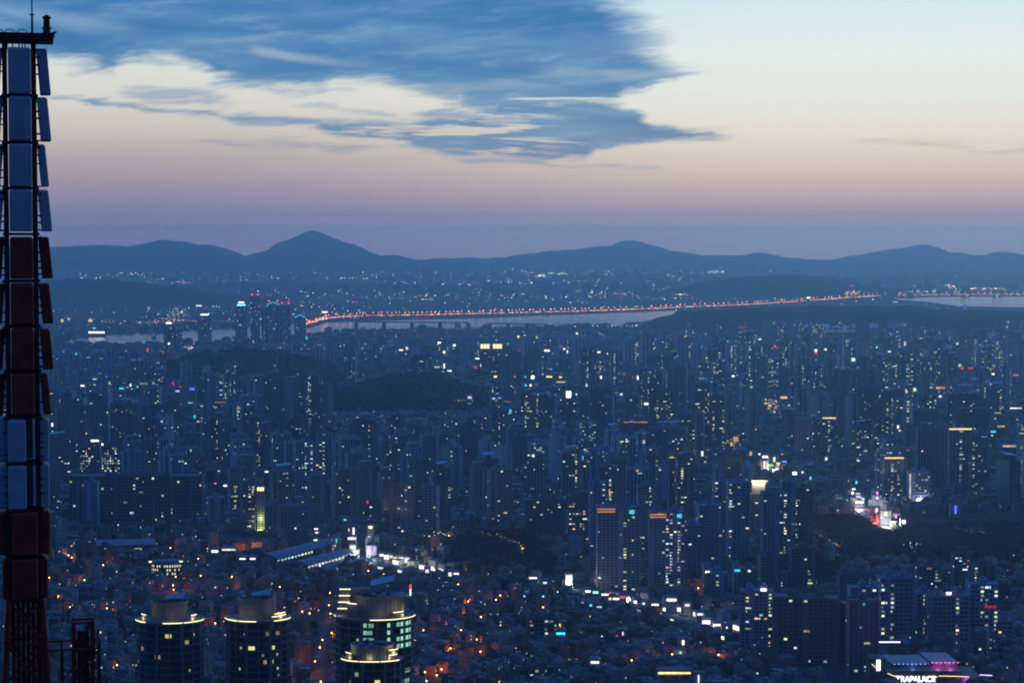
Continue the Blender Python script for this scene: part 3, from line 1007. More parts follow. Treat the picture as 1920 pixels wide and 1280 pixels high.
YW = (0.95, 0.85, 0.35); WM = (0.9, 0.5, 0.25); GR = (0.42, 0.85, 0.62)
t, x, y, zc, a, bb = round_tower(319, 1163, 123, 1110, 'round residential tower whose glowing ring is broken in front, beside the dark mast', seed=3,
    lit=((4, 2, 11, YW, .6), (38, 3, 8, YW, .28), (-16, 5, 10, YW, .35), (36, 10, 9, YW, .3), (-52, 4, 8, YW, .22), (-50, 10, 9, YW, .35), (-25, 10.0, 6, YW, .2)),
    arcs=((-80, -38, 0), (-5, 28, 0), (30, 84, 0), (-66, -46, 3.4), (52, 70, 3.0)), drum=(-.03, .56, 9.5))
lmk(x, y, 'round tower with broken light ring')
t, x, y, zc, a, bb = round_tower(484, 1160, 118, 1120, 'round residential tower with two bright yellow flats below its ring, middle of three',
    seed=5, lit=((-7, 4, 12, YW, .9), (33, 4, 9, YW, .75), (32, 6, 6, YW, .3), (18, 6, 6, WM, .4), (24, 2, 9, WM, .2), (44, 2, 9, WM, .25)),
    arcs=((-84, -32, 0), (-30, 2, 0), (34, 84, 0), (40, 78, 3.2), (34, 84, 1.8)), drum=(-.08, .56, 10.5))
lmk(x, y, 'round tower with two yellow flats')
p = MB()
lits = []
for fl in range(1, 5):
    lits += [(-14, fl, 9, GR, .55), (-3 if fl % 2 else -5, fl, 8, GR, .35), (26, fl, 9, GR, .8), (40, fl, 6, GR, .5 if fl != 2 else .0), (49, fl, 8, GR, .9), (60, fl, 8, GR, .8), (72, fl, 10, GR, .85)]
lits += [(62, 7.6, 14, GR, .35), (58, 9, 18, GR, .35), (58, 10, 22, GR, .9), (58, 11, 20, GR, .4)]
t, x, y, zc, a, bb = round_tower(703, 1155, 146, 1150, 'largest round tower with rows of green-lit floors and a red beacon on its roof', seed=8, fh=3.9,
    lit=lits, arcs=((-4, 28, 0), (26, 86, 0), (34, 58, 3.2), (-88, -70, 0), (-50, -28, 8)), drum=(.12, .70, 11.5), plate=False)
lmk(x, y, 'green-lit round tower')
# its roof: lit stair terraces at one side, penthouse frames, raised plate, beacon
for k, zz in enumerate((6, 9.5, 13, 16.5)):
    b = MB(); b.box(-a * .94 + k * .4, -a * .66 + k * .3, -bb * .45, -bb * .1, zc + zz - 3.4, zc + zz - .5, bottom=True); b.build('stair_terrace', [m_drum], t)
    b = MB(); b.box(-a * .94 + k * .4, -a * .64 + k * .3, -bb * .46 - .2, -bb * .45 - .05, zc + zz - .45, zc + zz - .05, bottom=True); b.build('light_strip', [m_led], t)
b = MB(); b.box(-a * .62, -a * .1, -bb * .1, bb * .3, zc + 12.6, zc + 15.5, bottom=True); b.build('roof_wing', [m_drum], t)
b = MB()
b.box(a * .42, a * .44 + .5, -bb * .52, -bb * .50, zc + 1.3, zc + 11.4, bottom=True); b.build('roof_post', [m_drum], t)
b = MB(); b.box(a * .72, a * .72 + .9, -bb * .5, -bb * .48, zc + 1.3, zc + 11.4, bottom=True); b.build('roof_post', [m_drum], t)
b = MB(); b.box(a * .2, a * .95, -bb * .5, bb * .4, zc + 11.45, zc + 12.3, bottom=True); b.build('roof_slab', [m_drum], t)
b = MB(); vs = [(-a * .10, -4, zc + 17), (a * .50, -4, zc + 19.6), (a * .50, 6, zc + 21.2), (-a * .12, 6, zc + 18.4)]; vs += [(p_, q_, r_ + .5) for p_, q_, r_ in vs]
b.mesh(vs, [(3, 2, 1, 0), (4, 5, 6, 7), (0, 1, 5, 4), (1, 2, 6, 5), (2, 3, 7, 6), (3, 0, 4, 7)]); b.build('roof_plate', [m_plate], t)
for q_ in ((a * .52, -3.8), (-a * .08, -3.8)):
    b = MB(); b.tube((q_[0], q_[1], zc + 11), (q_[0], q_[1], zc + 18), .2, n=5); b.build('strut', [m_band], t)
b = MB(); b.tube((a * .93, -4, zc + 12.3), (a * .93, -4, zc + 15.6), .25, n=6); b.build('beacon_post', [m_white_glow], t)
b = MB(); b.tube((a * .93, -4, zc + 15.62), (a * .93, -4, zc + 18.0), .42, n=6); b.build('beacon', [m_red_glow], t)
t, x, y, zc, a, bb = round_tower(698, 1237, 112, 1075, 'shorter oval tower with a bright ring terrace in front of the green-lit tower', squash=.62, seed=11,
    lit=((12, 3, 11, YW, .8), (-30, 2, 8, YW, .3), (52, 2, 5, (.6, .8, 1), .4)), arcs=((-86, -24, 0), (-22, 16, 0), (18, 62, 0), (-80, -48, 3.4), (40, 76, 5.2), (40, 70, 2.6)),
    drum=(.0, .72, 7.5), plate=False)
lmk(x, y, 'oval tower with ring terrace')

RECTS.append((630, 700, 890, 770, 756)); RECTS.append((100, 520, 2000, 560, 600))
# ------------------------------------------------------------------ singly placed towers and slabs
t, w, h, x, y = T(1159, 1108, 950, 80, 2, 18, 1, label='tall tower with double warm light lines and a cyan logo, nearer of the twins', lm='tower with cyan logo', lit='cols')
def logo(t, cx, z, s, y, k='c'):
    """two open loops, a cross stroke and a figure like a three"""
    b = MB(); g = gc(k, 1.6)
    def path(pts, r):
        for p, q in zip(pts, pts[1:]): b.tube((cx + p[0] * s, y, z + p[1] * s), (cx + q[0] * s, y, z + q[1] * s), r, n=4, glow=g)
    path([(-1.0, .7), (-.15, -.7)], .35); path([(-1.0, -.7), (-.15, .7)], .35)
    path([(.1, .75), (.8, .75), (.95, .4), (.7, .05), (1.0, -.4), (.75, -.8), (.1, -.8)], .35)
    path([(.1, .75), (.1, -.8)], .3)
    return b.build('logo_sign', [m_lit], t)
def lines(t, x0, x1, zs, y, k='y', s=1.4, r=.35):
    for z in zs:
        b = MB(); b.box(x0, x1, y - .3, y, z - r, z + r, glow=gc(k, s), bottom=True); b.build('light_line', [m_lit], t)
logo(t, 13, h - 5, 2.3, -9.9); lines(t, -w / 2, -w / 2 + 18, (h - 2, h - 4.6), -10.2, 'o', 0.9)
t, w, h, x, y = T(1250, 1106, 960, 66, 3, 18, 1, label='tall tower with double warm light lines and a cyan logo, farther of the twins', lit='cols')
logo(t, 12, h - 3.5, 2.2, -9.9); lines(t, -w / 2, -w / 2 + 16.5, (h - 2, h - 4.6), -10.2, 'o', 0.9)
T(1330, 1092, 948, 44, 8, 18, 1, label='tall blue grey tower just beyond the two cyan-logo towers', lit='few')
T(1384, 1060, 905, 40, 4, 18, 1, label='blue grey tower with one lit column, before the floodlit crown', lit='cols')
T(1452, 1055, 925, 46, 4, 18, 1, label='tower with yellow lit rows beside the floodlit crown', lit='cols')
T(1505, 1040, 915, 40, -6, 18, 3, label='brownish tower with bright lit landing windows by the dark wood', lit='cols')
t, w, h, x, y = T(1422, 1000, 926, 30, 0, 16, 0, label='tower topped by a floodlit white crown box', lit='few', lm='tower with floodlit crown')
b = MB(); b.box(-8, 8, -7, 7, h + .02, h + 16); b.build('crown_box', [m_drum], t)
b = MB(); b.box(-8.4, 8.4, -7.6, -7.2, h + 14.5, h + 16.4, glow=gc('y', 4), bottom=True); b.build('light_line', [m_lit], t)
for xx in (-4, 4): point('crown_lamp', (xx, -10.5, h + 14.5), (1, .85, .55), 9000, 1.0, t)
T(1297, 1098, 985, 34, 3, 16, 1, label='blue grey slab squeezed behind the farther cyan-logo tower', lit='few')
T(1354, 1048, 902, 32, 3, 16, 0, label='pale grey tower rising over the gap beyond the cyan-logo pair', lit='cols')
T(1479, 1046, 903, 26, -4, 16, 1, label='slim blue grey tower between two yellow-lit ones by the dark wood', lit='few')
T(1212, 1062, 912, 34, 3, 16, 0, label='pale grey tower showing between the two cyan-logo towers', lit='cols')
T(1120, 1046, 905, 30, 3, 16, 1, label='blue grey tower just left behind the nearer cyan-logo tower', lit='cols')
# striped slab pair, left of centre
T(733, 1012, 905, 34, 6, 14, 3, 'slab', 'dark', label='dark brownish slab block with floor lines beside the pale striped one', fh=3.1)
T(763, 1014, 905, 26, 6, 16, 0, 'slab', 'few', label='pale grey striped slab block with projecting floors', lm='striped slab pair', fh=3.1)
T(806, 1010, 912, 30, -14, 14, 1, 'slab', 'few', label='blue grey block with stepped balconies at the end of the striped pair', fh=3.1)
t, w, h, x, y = T(489, 1003, 914, 13, 0, 10, 2, 'plain', 'dark', label='thin tower washed in yellow green light under a yellow sign', lm='thin yellow-signed tower')
sign_quad(t, w * .95, 4, h - 1.5, -5.3, 'y', 2.2)
point('wash_lamp', (0, -9, 3), (.75, 1, .3), 9000, 1.0, t); point('wash_lamp', (0, -9, 20), (.75, 1, .3), 3000, 1.0, t)
T(472, 1003, 905, 14, 0, 12, 3, 'slab', 'rows', label='thin dark tower standing against the yellow-signed tower')
T(528, 1004, 948, 60, 4, 16, 2, 'grid', 'dark', name='office_building', cat='office', label='cream fluted office block beside the yellow-signed tower')
# office with lit rows behind the mast
t, w, h, x, y = T(187, 890, 838, 74, 3, 22, 4, 'slab', 'full', name='office_building', cat='office', label='dark office block with many lit rows under a white roof sign', lm='office with lit rows', fh=3.6)
sign_quad(t, 9.5, 2.4, h + 3.5, -3, 'w', 3.5, x=-1)
T(255, 978, 893, 250, 0, 30, 4, 'grid', 'few', name='office_building', cat='office', label='very wide dark office slab below the lit-row office', fh=4.0, lm='very wide office slab')
T(170, 988, 905, 26, 0, 14, 1, 'plain', 'dark', name='office_building', cat='office', label='plain blue grey windowless tower standing before the very wide slab')
T(146, 970, 906, 24, 0, 14, 4, 'grid', 'rows', name='office_building', cat='office', label='dark narrow office with three rows of yellow windows', fh=4.2)
T(97, 960, 868, 26, 12, 16, 0, 'slab', 'few', label='pale slab tower rising right behind the mast')
T(607, 905, 812, 30, 0, 14, 0, 'pier', 'cols', label='tower with a continuous lit stair column, left of centre', lm='tower with bright stair column')
# right group
for a_ in ((1680, 1208, 1084, 62, 4, 1, 'tallest pale blue slab in the group before the dark wood', 'slab group before the wood'),
           (1618, 1204, 1102, 50, 4, 1, 'pale blue slab with gridded windows at the low end of its group', None),
           (1733, 1206, 1112, 30, 4, 1, 'narrow gridded slab filling the gap between two pale blue slabs', None),
           (1777, 1212, 1118, 76, 4, 0, 'broad gridded slab carrying a small white roof sign', 'slab with white roof sign'),
           (1845, 1208, 1096, 52, 0, 1, 'gridded slab with a red lit strip on an upper floor', 'slab with red strip'),
           (1884, 1206, 1164, 30, 0, 0, 'low gridded block at the end of the slab group', None)):
    t, w, h, x, y = T(a_[0], a_[1], a_[2], a_[3], a_[4], 15, a_[5], 'grid', 'cols', label=a_[6], lm=a_[7], fh=3.6)
    if 'white roof sign' in a_[6]: sign_quad(t, 4.5, 1.3, h + 3.2, -7, 'w', 3, name='sign'); sign_quad(t, 4.5, 1.3, h + 1.3, -7, 'v', 2, name='sign')
    if 'red lit' in a_[6]: sign_quad(t, 10, 2.2, h * .64, -8.6, 'r', .35, x=5, name='red_strip')
T(1515, 1244, 1122, 120, -10, 26, 3, 'grid', 'few', label='broad dark brown slab block close to the neon-roofed hall', lm='broad dark brown slab', fh=3.4)
T(1602, 1240, 1134, 46, 12, 22, 3, 'pier', 'dark', label='dark brown end tower joined behind the broad brown slab')
t, w, h, x, y = T(1420, 1215, 1110, 60, -6, 18, 1, 'pier', 'cols', label='blue grey tower with a small round white roof sign', lm='tower with round roof sign')
sign_quad(t, 5.0, 2.6, h + 2, -8, 'v', 5, x=6)
T(1345, 1130, 1075, 40, 0, 16, 1, 'pier', 'cols', label='low blue grey block along the shopping street')
# far right lit tower pair, white banded hospital block
t, w, h, x, y = T(1797, 930, 806, 36, 3, 16, 0, 'pier', 'cols', label='tall tower with a warm roof line, nearest of the bright pair', lm='bright tower pair', seed=4)
lines(t, -w / 2 - 1, w / 2 + 4, (h + 1.5,), -8.4, 'y', 1.6, .9)
T(1838, 930, 812, 34, 3, 16, 0, 'pier', 'cols', label='tall tower with two bright lit columns beside the warm roof line', seed=9)
t, w, h, x, y = T(1724, 944, 886, 40, 0, 16, 5, 'slab', 'rows', name='office_building', cat='office', label='white banded office with bright landing windows above the plaza', lm='white banded office', fh=3.4)
for f in range(12):
    b = MB(); b.box(-w / 2 + .3, -w / 2 + 2.6, -8.7, -8.5, 4 + f * 3.1, 5.6 + f * 3.1, glow=(.95, 1, .85, 1)); b.build('landing_window', [m_lit], t)
sign_quad(t, 17, 3.4, 5, -9.4, 'w', 3.5, x=4); sign_quad(t, 12, 2.0, 1.6, -9.4, 'v', 2.6, x=2)
point('sign_lamp', (3, -13, 4), (.5, .6, 1), 14000, 1.5, t)
t, w, h, x, y = T(1678, 938, 860, 42, 3, 15, 0, 'pier', 'cols', label='tower with a warm roof line behind the plaza', seed=21); lines(t, -w / 2, w / 2 - 4, (h + 1.4,), -8, 'y', 1.5, .8)
t, w, h, x, y = T(1556, 862, 785, 30, 3, 15, 0, 'pier', 'cols', label='tower with a short warm roof line behind the sparkling crossroads', seed=23); lines(t, -w / 2, w / 2 - 4, (h + 1.4,), -8, 'y', 1.5, .8)
T(1022, 1010, 938, 74, 0, 22, 4, 'plain', 'few', name='office_building', cat='office', label='wide dark office with greenish lit rows beside the park', lm='dark office with greenish rows', lod=1)
T(1092, 1018, 932, 52, 0, 22, 4, 'plain', 'rows', name='office_building', cat='office', label='dark office wing between the greenish rows and the cyan-logo tower', lod=1)
T(862, 1000, 975, 30, 0, 14, 2, 'plain', 'dark', name='office_building', cat='office', label='small cream hall on the edge of the dark park')
T(1020, 1192, 1160, 56, 0, 14, 4, 'slab', 'full', name='office_building', cat='office', label='stepped office with white lit rows among the alleys', fh=3.6)
T(1002, 1272, 1252, 74, 0, 14, 3, 'plain', 'many', name='school', cat='school', label='red brick school with two rows of square lit windows', fh=4.0, lod=1)
# centre offices
t, w, h, x, y = T(921, 712, 654, 38, 0, 30, 3, 'plain', 'few', name='office_building', cat='office', label='brownish office under a long golden rooftop sign', lm='office with golden rooftop sign')
b = MB(); z0, z1 = h + 1, h + 12
for i in range(7):
    if i == 3: continue
    b = MB(); b.box(-w / 2 - 2 + i * (w + 4) / 7 + .5, -w / 2 - 2 + (i + 1) * (w + 4) / 7 - .5, -15.6, -15, z0, z1, glow=(1.0 * 1.6, .82 * 1.6, .40 * 1.6, 1), bottom=True); b.build('sign', [m_lit], t)
T(955, 712, 660, 40, 6, 24, 2, 'slab', 'dark', name='office_building', cat='office', label='cream banded office slab beside the golden rooftop sign', fh=4.5, lod=0)
T(988, 712, 668, 16, 0, 18, 1, 'plain', 'dark', name='office_building', cat='office', label='slim blue grey office beside the cream banded slab')
T(1058, 706, 674, 36, 0, 24, 0, 'plain', 'few', name='office_building', cat='office', label='pale office box with a lit edge strip near the river', lm='pale office box')
t, w, h, x, y = T(943, 772, 722, 50, 0, 26, 0, 'plain', 'few', name='office_building', cat='office', label='pale office with blue signs over a string of warm lamps', lm='office with blue signs')
t, w, h, x, y = T(1066, 800, 727, 26, 0, 18, 4, 'plain', 'few', name='office_building', cat='office', label='dark tower bearing a bright white square screen', lm='white square screen')
sign_quad(t, 8.5, 11.5, h - 12, -9.4, 'w', 4.0, name='screen')
# riverside high-rises
for a_ in ((316, 660, 608, 19, 'dark riverside tower with a white crown light'), (333, 660, 612, 14, 'thinner riverside tower leaning on the white-crowned one'), (383, 644, 592, 26, 'riverside tower with a wide white crown line'),
           (452, 650, 574, 22, 'riverside office tower under a cyan-white crown'), (478, 650, 556, 18, 'tallest riverside tower with red beacons'), (497, 652, 576, 14, 'riverside tower beside the tallest one'),
           (512, 655, 568, 26, 'riverside tower with red and cyan crown, broad'), (535, 655, 572, 20, 'riverside tower with red crown beacon, slim'), (562, 655, 592, 22, 'riverside tower ringed by cyan roof lights')):
    t, w, h, x, y = T(a_[0], a_[1], a_[2], a_[3], 5, 24, 4 if 'dark' in a_[4] else 1, 'plain', 'few', lod=2, name='high_rise_tower', cat='skyscraper', label=a_[4], lm=None)
    if 'white crown' in a_[4] or 'white-crown' in a_[4] or 'wide white' in a_[4]:
        if 'leaning' not in a_[4]: sign_quad(t, w * .55, 4, h + 4, -8, 'w', 3)
    if 'cyan-white' in a_[4]: sign_quad(t, w * .7, 5, h + 4, -8, 'c', 2.5); sign_quad(t, w * .5, 3, h + 12, -6, 'w', 3)
    if 'red' in a_[4]:
        for xx in (-w * .3, w * .3):
            b = MB(); b.box(xx - 2.4, xx + 2.4, -9, -6, h + 4, h + 9, glow=gc('r', 2.2), bottom=True); b.build('beacon', [m_lit], t)
    if 'cyan roof' in a_[4] or 'red and cyan' in a_[4]:
        for s_ in (-1, 1):
            b = MB(); b.tube((s_ * w * .45, -13, h - 5), (0, -13, h + 3), 1.1, n=4, glow=gc('c', 1.3)); b.build('light_line', [m_lit], t)
lmk(*pg(500, 652), 'riverside high-rise cluster'); lmk(*pg(325, 660), 'white-crowned riverside tower')

# ------------------------------------------------------------------ neon-roofed hall with lettering
hx, hy = pg(1740, 1296)
H = empty('wedding_hall', (hx, hy, 0)); tag(H, 'dark hall with magenta and blue roof lamps and lit TRAPALACE lettering', 'hall')
lmk(hx, hy, 'neon-roofed hall'); SITES.append((hx + 5, hy + 30, 45)); RECTS.append((1630, 1205, 1865, 1290, 1400))
m_hall = mat('hall_cladding', (0.08, 0.08, 0.085), 0.55, noise_scale=.3, noise_amt=.2)
m_hroof = mat('hall_roof_glass', (0.14, 0.17, 0.20), 0.3, noise_scale=.5, noise_amt=.2)
sc_ = hy / FPX
def hp(px, py, D): v = pd(px, py, D); return (v[0] - hx, v[1] - hy, v[2])
b = MB(); b.box(-80 * sc_, 62 * sc_, 0, 42, 0, 16.5); b.box(62 * sc_ + .02, 100 * sc_, 4, 40, 0, 12); b.build('wall', [m_hall], H)
for (xa, xb, za, zb, ya, yb_) in ((-62, 12, 18.6, 21.5, 14, 38), (14, 66, 19.4, 22.6, 16, 42)):
    for k in range(8):
        b = MB(); x0 = xa + (xb - xa) * k / 8; x1 = xa + (xb - xa) * (k + .94) / 8
        sh = 12
        b.mesh([(x0 * sc_, ya, za), (x1 * sc_, ya, za), ((x1 - sh) * sc_, yb_, zb), ((x0 - sh) * sc_, yb_, zb),
                (x0 * sc_, ya, za + .4), (x1 * sc_, ya, za + .4), ((x1 - sh) * sc_, yb_, zb + .4), ((x0 - sh) * sc_, yb_, zb + .4)],
               [(3, 2, 1, 0), (4, 5, 6, 7), (0, 1, 5, 4), (1, 2, 6, 5), (2, 3, 7, 6), (3, 0, 4, 7)])
        b.build('roof_panel', [m_hroof], H)
    b = MB(); b.box((xa + 2) * sc_, (xb - 2) * sc_, ya + .5, yb_ - 2, 16.52, za - .05); b.build('roof_base', [m_hall], H)
for k in range(8):
    b = MB(); xx = (-58 + k * 8.3) * sc_; b.box(xx - .28, xx + .28, 13.3, 13.8, 18.9, 19.4, glow=(.35 * 2.4, .45 * 2.4, 3.4, 1), bottom=True); b.build('roof_lamp', [m_lit], H)
for k in range(7):
    b = MB(); xx = (15 + k * 8.2) * sc_; b.box(xx - .34, xx + .34, 15.2, 15.8, 19.7, 20.3, glow=(3.4, .35, 1.9, 1), bottom=True); b.build('roof_lamp', [m_lit], H)
for xx in (24, 48): point('roof_lamp_glow', (xx * sc_, 12, 20.5), (1, .15, .7), 2600, .5, H)
point('roof_lamp_glow', (-24 * sc_, 11, 19.5), (.25, .35, 1), 900, .5, H)
point('roof_lamp_glow', (74 * sc_, -3, 9), (.7, .1, 1), 3000, .5, H)
def hstrip(x0, z0, x1, z1, k='y', s=2.2, r=.22, y0=-.5, y1=-.5):
    b = MB(); b.tube((x0 * sc_, y0, z0), (x1 * sc_, y1, z1), r, n=5, glow=gc(k, s)); b.build('light_strip', [m_lit], H)
HS = lambda py: hp(1740, py, hy)[2]
hstrip(-77, HS(1261), -66, HS(1266)); hstrip(-66, HS(1266), -50, HS(1267)); hstrip(18, HS(1268), -12, HS(1268)); hstrip(20, HS(1266), 77, HS(1267.5), 'y', 2.2)
hstrip(97, HS(1264), 121, HS(1265), 'v', 3.2); hstrip(-107, HS(1244), -98, HS(1251), 'y', 2)
b = MB(); b.box(62 * sc_, 125 * sc_, -.3, 4, 0, HS(1268)); b.build('canopy', [m_hall], H)
b = MB(); b.box(-98 * sc_, -91 * sc_, -.9, -.5, HS(1256), HS(1236), glow=gc('w', 2.4), bottom=True); b.build('sign', [m_lit], H)
b = MB(); b.box(-110 * sc_, -80 * sc_, 0, 20, 0, HS(1234)); b.build('side_wing', [m_hall], H)
cu = bpy.data.curves.new('lettering', 'FONT'); cu.body = 'TRAPALACE'; cu.size = 1.0; cu.extrude = 0.06; cu.align_x = 'LEFT'; cu.offset = 0.014
to = bpy.data.objects.new('lettering', cu); C.objects.link(to)
dg = bpy.context.evaluated_depsgraph_get(); me = bpy.data.meshes.new_from_object(to.evaluated_get(dg))
bpy.data.objects.remove(to)
me.materials.clear(); me.materials.append(glow_mat('lettering_light', (0.85, 0.88, 1.0), 4.0))
lo = bpy.data.objects.new('lettering', me); C.objects.link(lo); lo.parent = H
xs = [v.co.x for v in me.vertices]; tw = max(xs) - min(xs)
k_ = 74 * sc_ / tw
lo.scale = (k_, k_ * 1.12, 1); lo.rotation_euler = (PI / 2, 0, 0); lo.location = (-61 * sc_, -.75, HS(1276.8))
b = MB(); b.box(-20 * sc_, 22 * sc_, 60, 61, 20, 20.8, glow=gc('v', 3)); b.build('light_strip', [m_lit], H, loc=(-40 * sc_, 20, 3.5))

# ------------------------------------------------------------------ railway station roofs
m_vault = mat('station_roof_blue', (0.07, 0.13, 0.24), 0.5, noise_scale=.05, noise_amt=.15)
def vault(p0, p1, w, hw, hr, label, litn, side=1):
    a = Vector(p0); d = Vector(p1) - a; L = d.length; rz = math.atan2(d.y, d.x)
    t = empty('platform_hall', (a.x, a.y, 0), rz); tag(t, label, 'station hall', 'long vaulted halls of the railway station')
    SITES.extend([(a.x + d.x * f, a.y + d.y * f, w * .7) for f in (0, .1, .2, .3, .4, .5, .6, .7, .8, .9, 1)])
    b = MB(); b.box(0, L, -w / 2, w / 2, 0, hw); b.build('wall', [m_hall], t)
    n = max(4, int(L / 14))
    for i in range(n):
        b = MB(); x0 = L * i / n; x1 = L * (i + .96) / n
        pts = [(-w / 2 - 1 + (w + 2) * k / 8, hw + .1 + math.sin(PI * k / 8) * hr) for k in range(9)]
        vs = [(x0, y_, z_) for y_, z_ in pts] + [(x1, y_, z_) for y_, z_ in pts]
        b.mesh(vs, [(k, 9 + k, 10 + k, k + 1) for k in range(8)] + [tuple(range(8, -1, -1)), tuple(range(9, 18))]); b.build('roof_panel', [m_vault], t)
    rng = random.Random(int(L))
    for i in range(litn):
        x0 = L * (i + .2) / litn; g = (.7, .95, .85) if rng.random() < .7 else (1, .95, .8); s = rng.uniform(.5, 1.6)
        b = MB(); wd = L / litn * .55
        b.box(x0, x0 + wd, -w / 2 - .35, -w / 2 - .05, hw - 3, hw - 1.2, glow=(g[0] * s, g[1] * s, g[2] * s, 1), bottom=True); b.build('lit_window', [m_lit], t)
    return t
vault(pg(500, 1062), pg(612, 1032), 26, 9, 5, 'longest vaulted station hall with a row of greenish windows', 18)
vault(pg(560, 1072), pg(648, 1048), 22, 8, 4, 'shorter vaulted station hall in front of the longest one', 14)
vault(pg(600, 1078), pg(690, 1060), 16, 6, 3, 'lowest vaulted platform roof with scattered white windows', 10)
lmk(*pg(570, 1050), 'vaulted station halls')
x, y = pg(313, 1080)
t = empty('bus_terminal', (x, y, 0)); tag(t, 'low building under a rounded blue roof, rows of square yellow windows', 'terminal')
lmk(x, y, 'building with rounded blue roof'); SITES.append((x, y + 10, 26)); RECTS.append((275, 1030, 356, 1078, 1090))
b = MB(); b.lathe([(17, 0), (17, 15)], 32, sy=.55); b.build('wall', [m_hall], t, smooth=True)
b = MB(); b.lathe([(18.2, 15.02), (18.4, 16), (12, 17.4), (0, 18)], 32, sy=.6); b.build('roof', [m_vault], t, smooth=True)
for row in range(3):
    for k in range(14):
        if 4 <= k <= 6 and row < 2 or random.random() < .2: continue
        ang = math.radians(-150 + k * 9.2); b = MB()
        b.lathe([(17.1, 3.0 + row * 4.0), (17.1, 5.2 + row * 4.0)], 1, sy=.555, a0=ang, a1=ang + .085, glow=(.9 * .9, .88 * .9, .55 * .9, 1)); b.build('lit_window', [m_lit], t)
b = MB(); b.box(-17.5, -15, -8, -6.5, 16.1, 17.3, glow=gc('y', 3)); b.build('lamp', [m_lit], t)
b = MB(); b.box(14, 17.5, -6, -5, 16.1, 17.2, glow=(1.6, 2.0, .7, 1)); b.build('lamp', [m_lit], t)
# long low blue-roofed shed behind
x, y = pg(235, 1040); t = empty('warehouse', (x, y, 0), math.radians(8)); tag(t, 'long low shed with a plain blue roof behind the rounded roof', 'shed'); SITES.append((x, y + 8, 34))
b = MB(); b.box(-32, 32, 0, 22, 0, 11); b.build('wall', [m_hall], t)
b = MB(); b.mesh([(-33, -1, 11.1), (33, -1, 11.1), (33, 24, 14), (-33, 24, 14), (-33, -1, 11.6), (33, -1, 11.6), (33, 24, 14.5), (-33, 24, 14.5)], [(3, 2, 1, 0), (4, 5, 6, 7), (0, 1, 5, 4), (1, 2, 6, 5), (2, 3, 7, 6), (3, 0, 4, 7)]); b.build('roof', [m_vault], t)
b = MB(); b.box(10, 18, -.3, -.05, 5, 7.4, glow=(.75, .8, .55, 1)); b.build('lit_window', [m_lit], t)

# ------------------------------------------------------------------ stadium, bridges, expressway, pylon
x, y = pg(1572, 634)
t = empty('stadium', (x, y, 0)); tag(t, 'oval stadium with a pale membrane roof at the foot of the park hill', 'stadium'); lmk(x, y, 'stadium')
r = 74 * y / FPX
m_memb = mat('stadium_membrane', (0.75, 0.77, 0.8), .5)
b = MB(); b.lathe([(r * .96, 0), (r, 22), (r * .9, 24)], 48, sy=.8); b.build('stand', [m_conc], t, smooth=True)
b = MB()
n = 16
for i in range(n):
    a0 = 2 * PI * i / n; a1 = 2 * PI * (i + .94) / n; am = (a0 + a1) / 2
    z_ = 40
    P_ = lambda a, rr, zz: (rr * math.cos(a), rr * .8 * math.sin(a), zz)
    b = MB(); b.mesh([P_(a0, r * .98, z_ - 3), P_(am, r * 1.03, z_ + 4), P_(a1, r * .98, z_ - 3), P_(a1, r * .6, z_ + 1), P_(am, r * .58, z_ + 6), P_(a0, r * .6, z_ + 1)],
                     [(0, 1, 4, 5), (1, 2, 3, 4), (5, 4, 1, 0), (4, 3, 2, 1)][:2]); b.build('roof_panel', [m_memb], t)
    b = MB(); b.tube(P_(am, r * .98, 0), P_(am, r * 1.0, z_ + 2), 1.4, n=5); b.build('column', [m_conc], t)
SITES.append((x, y, r + 10)); RECTS.append((1495, 606, 1650, 632, 640))
b = MB(); b.lathe([(r * .62, 18), (r * .62, 26)], 20, sy=.8, a0=math.radians(20), a1=math.radians(160), glow=(.07, .085, .08, 1)); b.build('stand_glow', [m_lit], t)  # the stand's lighting put in as a faint glow of its own


def bridge(p0, p1, zdeck, w, npier, label, truss=False, thick=5):
    a = Vector(p0); d = Vector(p1) - a; L = d.length
    t = empty('bridge', (a.x, a.y, 0), math.atan2(d.y, d.x)); tag(t, label, 'bridge')
    b = MB(); b.box(0, L, -w / 2, w / 2, zdeck - thick, zdeck, bottom=True); b.build('deck', [m_steel], t)
    for i in range(npier):
        x0 = L * (i + (0 if npier > 1 else .5)) / max(1, npier - 1)
        b = MB(); b.box(x0 - 5, x0 + 5, -w / 2, w / 2, 0, zdeck - thick - .05, taper=.1); b.build('pier', [m_steel], t)
    return t
bridge(pg(668, 618), pg(878, 620), 32, 20, 5, 'dark girder bridge on tall piers over the river, longer stretch', thick=4)
bridge(pg(918, 622), pg(1024, 624), 33, 20, 4, 'dark girder bridge stretch by the near shore lights', thick=4)
b = MB(); lmk(*pg(770, 622), 'dark river bridge')
EX = [(560, 608), (585, 601), (610, 594), (640, 591), (700, 588.5), (800, 587.5), (940, 584), (1100, 580), (1200, 576.5), (1300, 572), (1400, 568), (1500, 562), (1590, 555), (1640, 552), (1720, 550), (1800, 549.5), (2000, 549)]
DZ = 9
P3 = [pg(px, py + 3, DZ) for px, py in EX]
ex = empty('elevated_expressway', (0, 0, 0)); ex['kind'] = 'structure'
b = MB(); n = len(P3)
top = []
for s in (-1, 1):
    for i, p_ in enumerate(P3):
        q0 = P3[max(0, i - 1)]; q1 = P3[min(n - 1, i + 1)]; dv = Vector((q1[0] - q0[0], q1[1] - q0[1])).normalized()
        top.append((p_[0] - dv.y * 16 * s, p_[1] + dv.x * 16 * s, DZ))
vs = top + [(x_, y_, DZ - 2) for x_, y_, _ in top]
fs = []
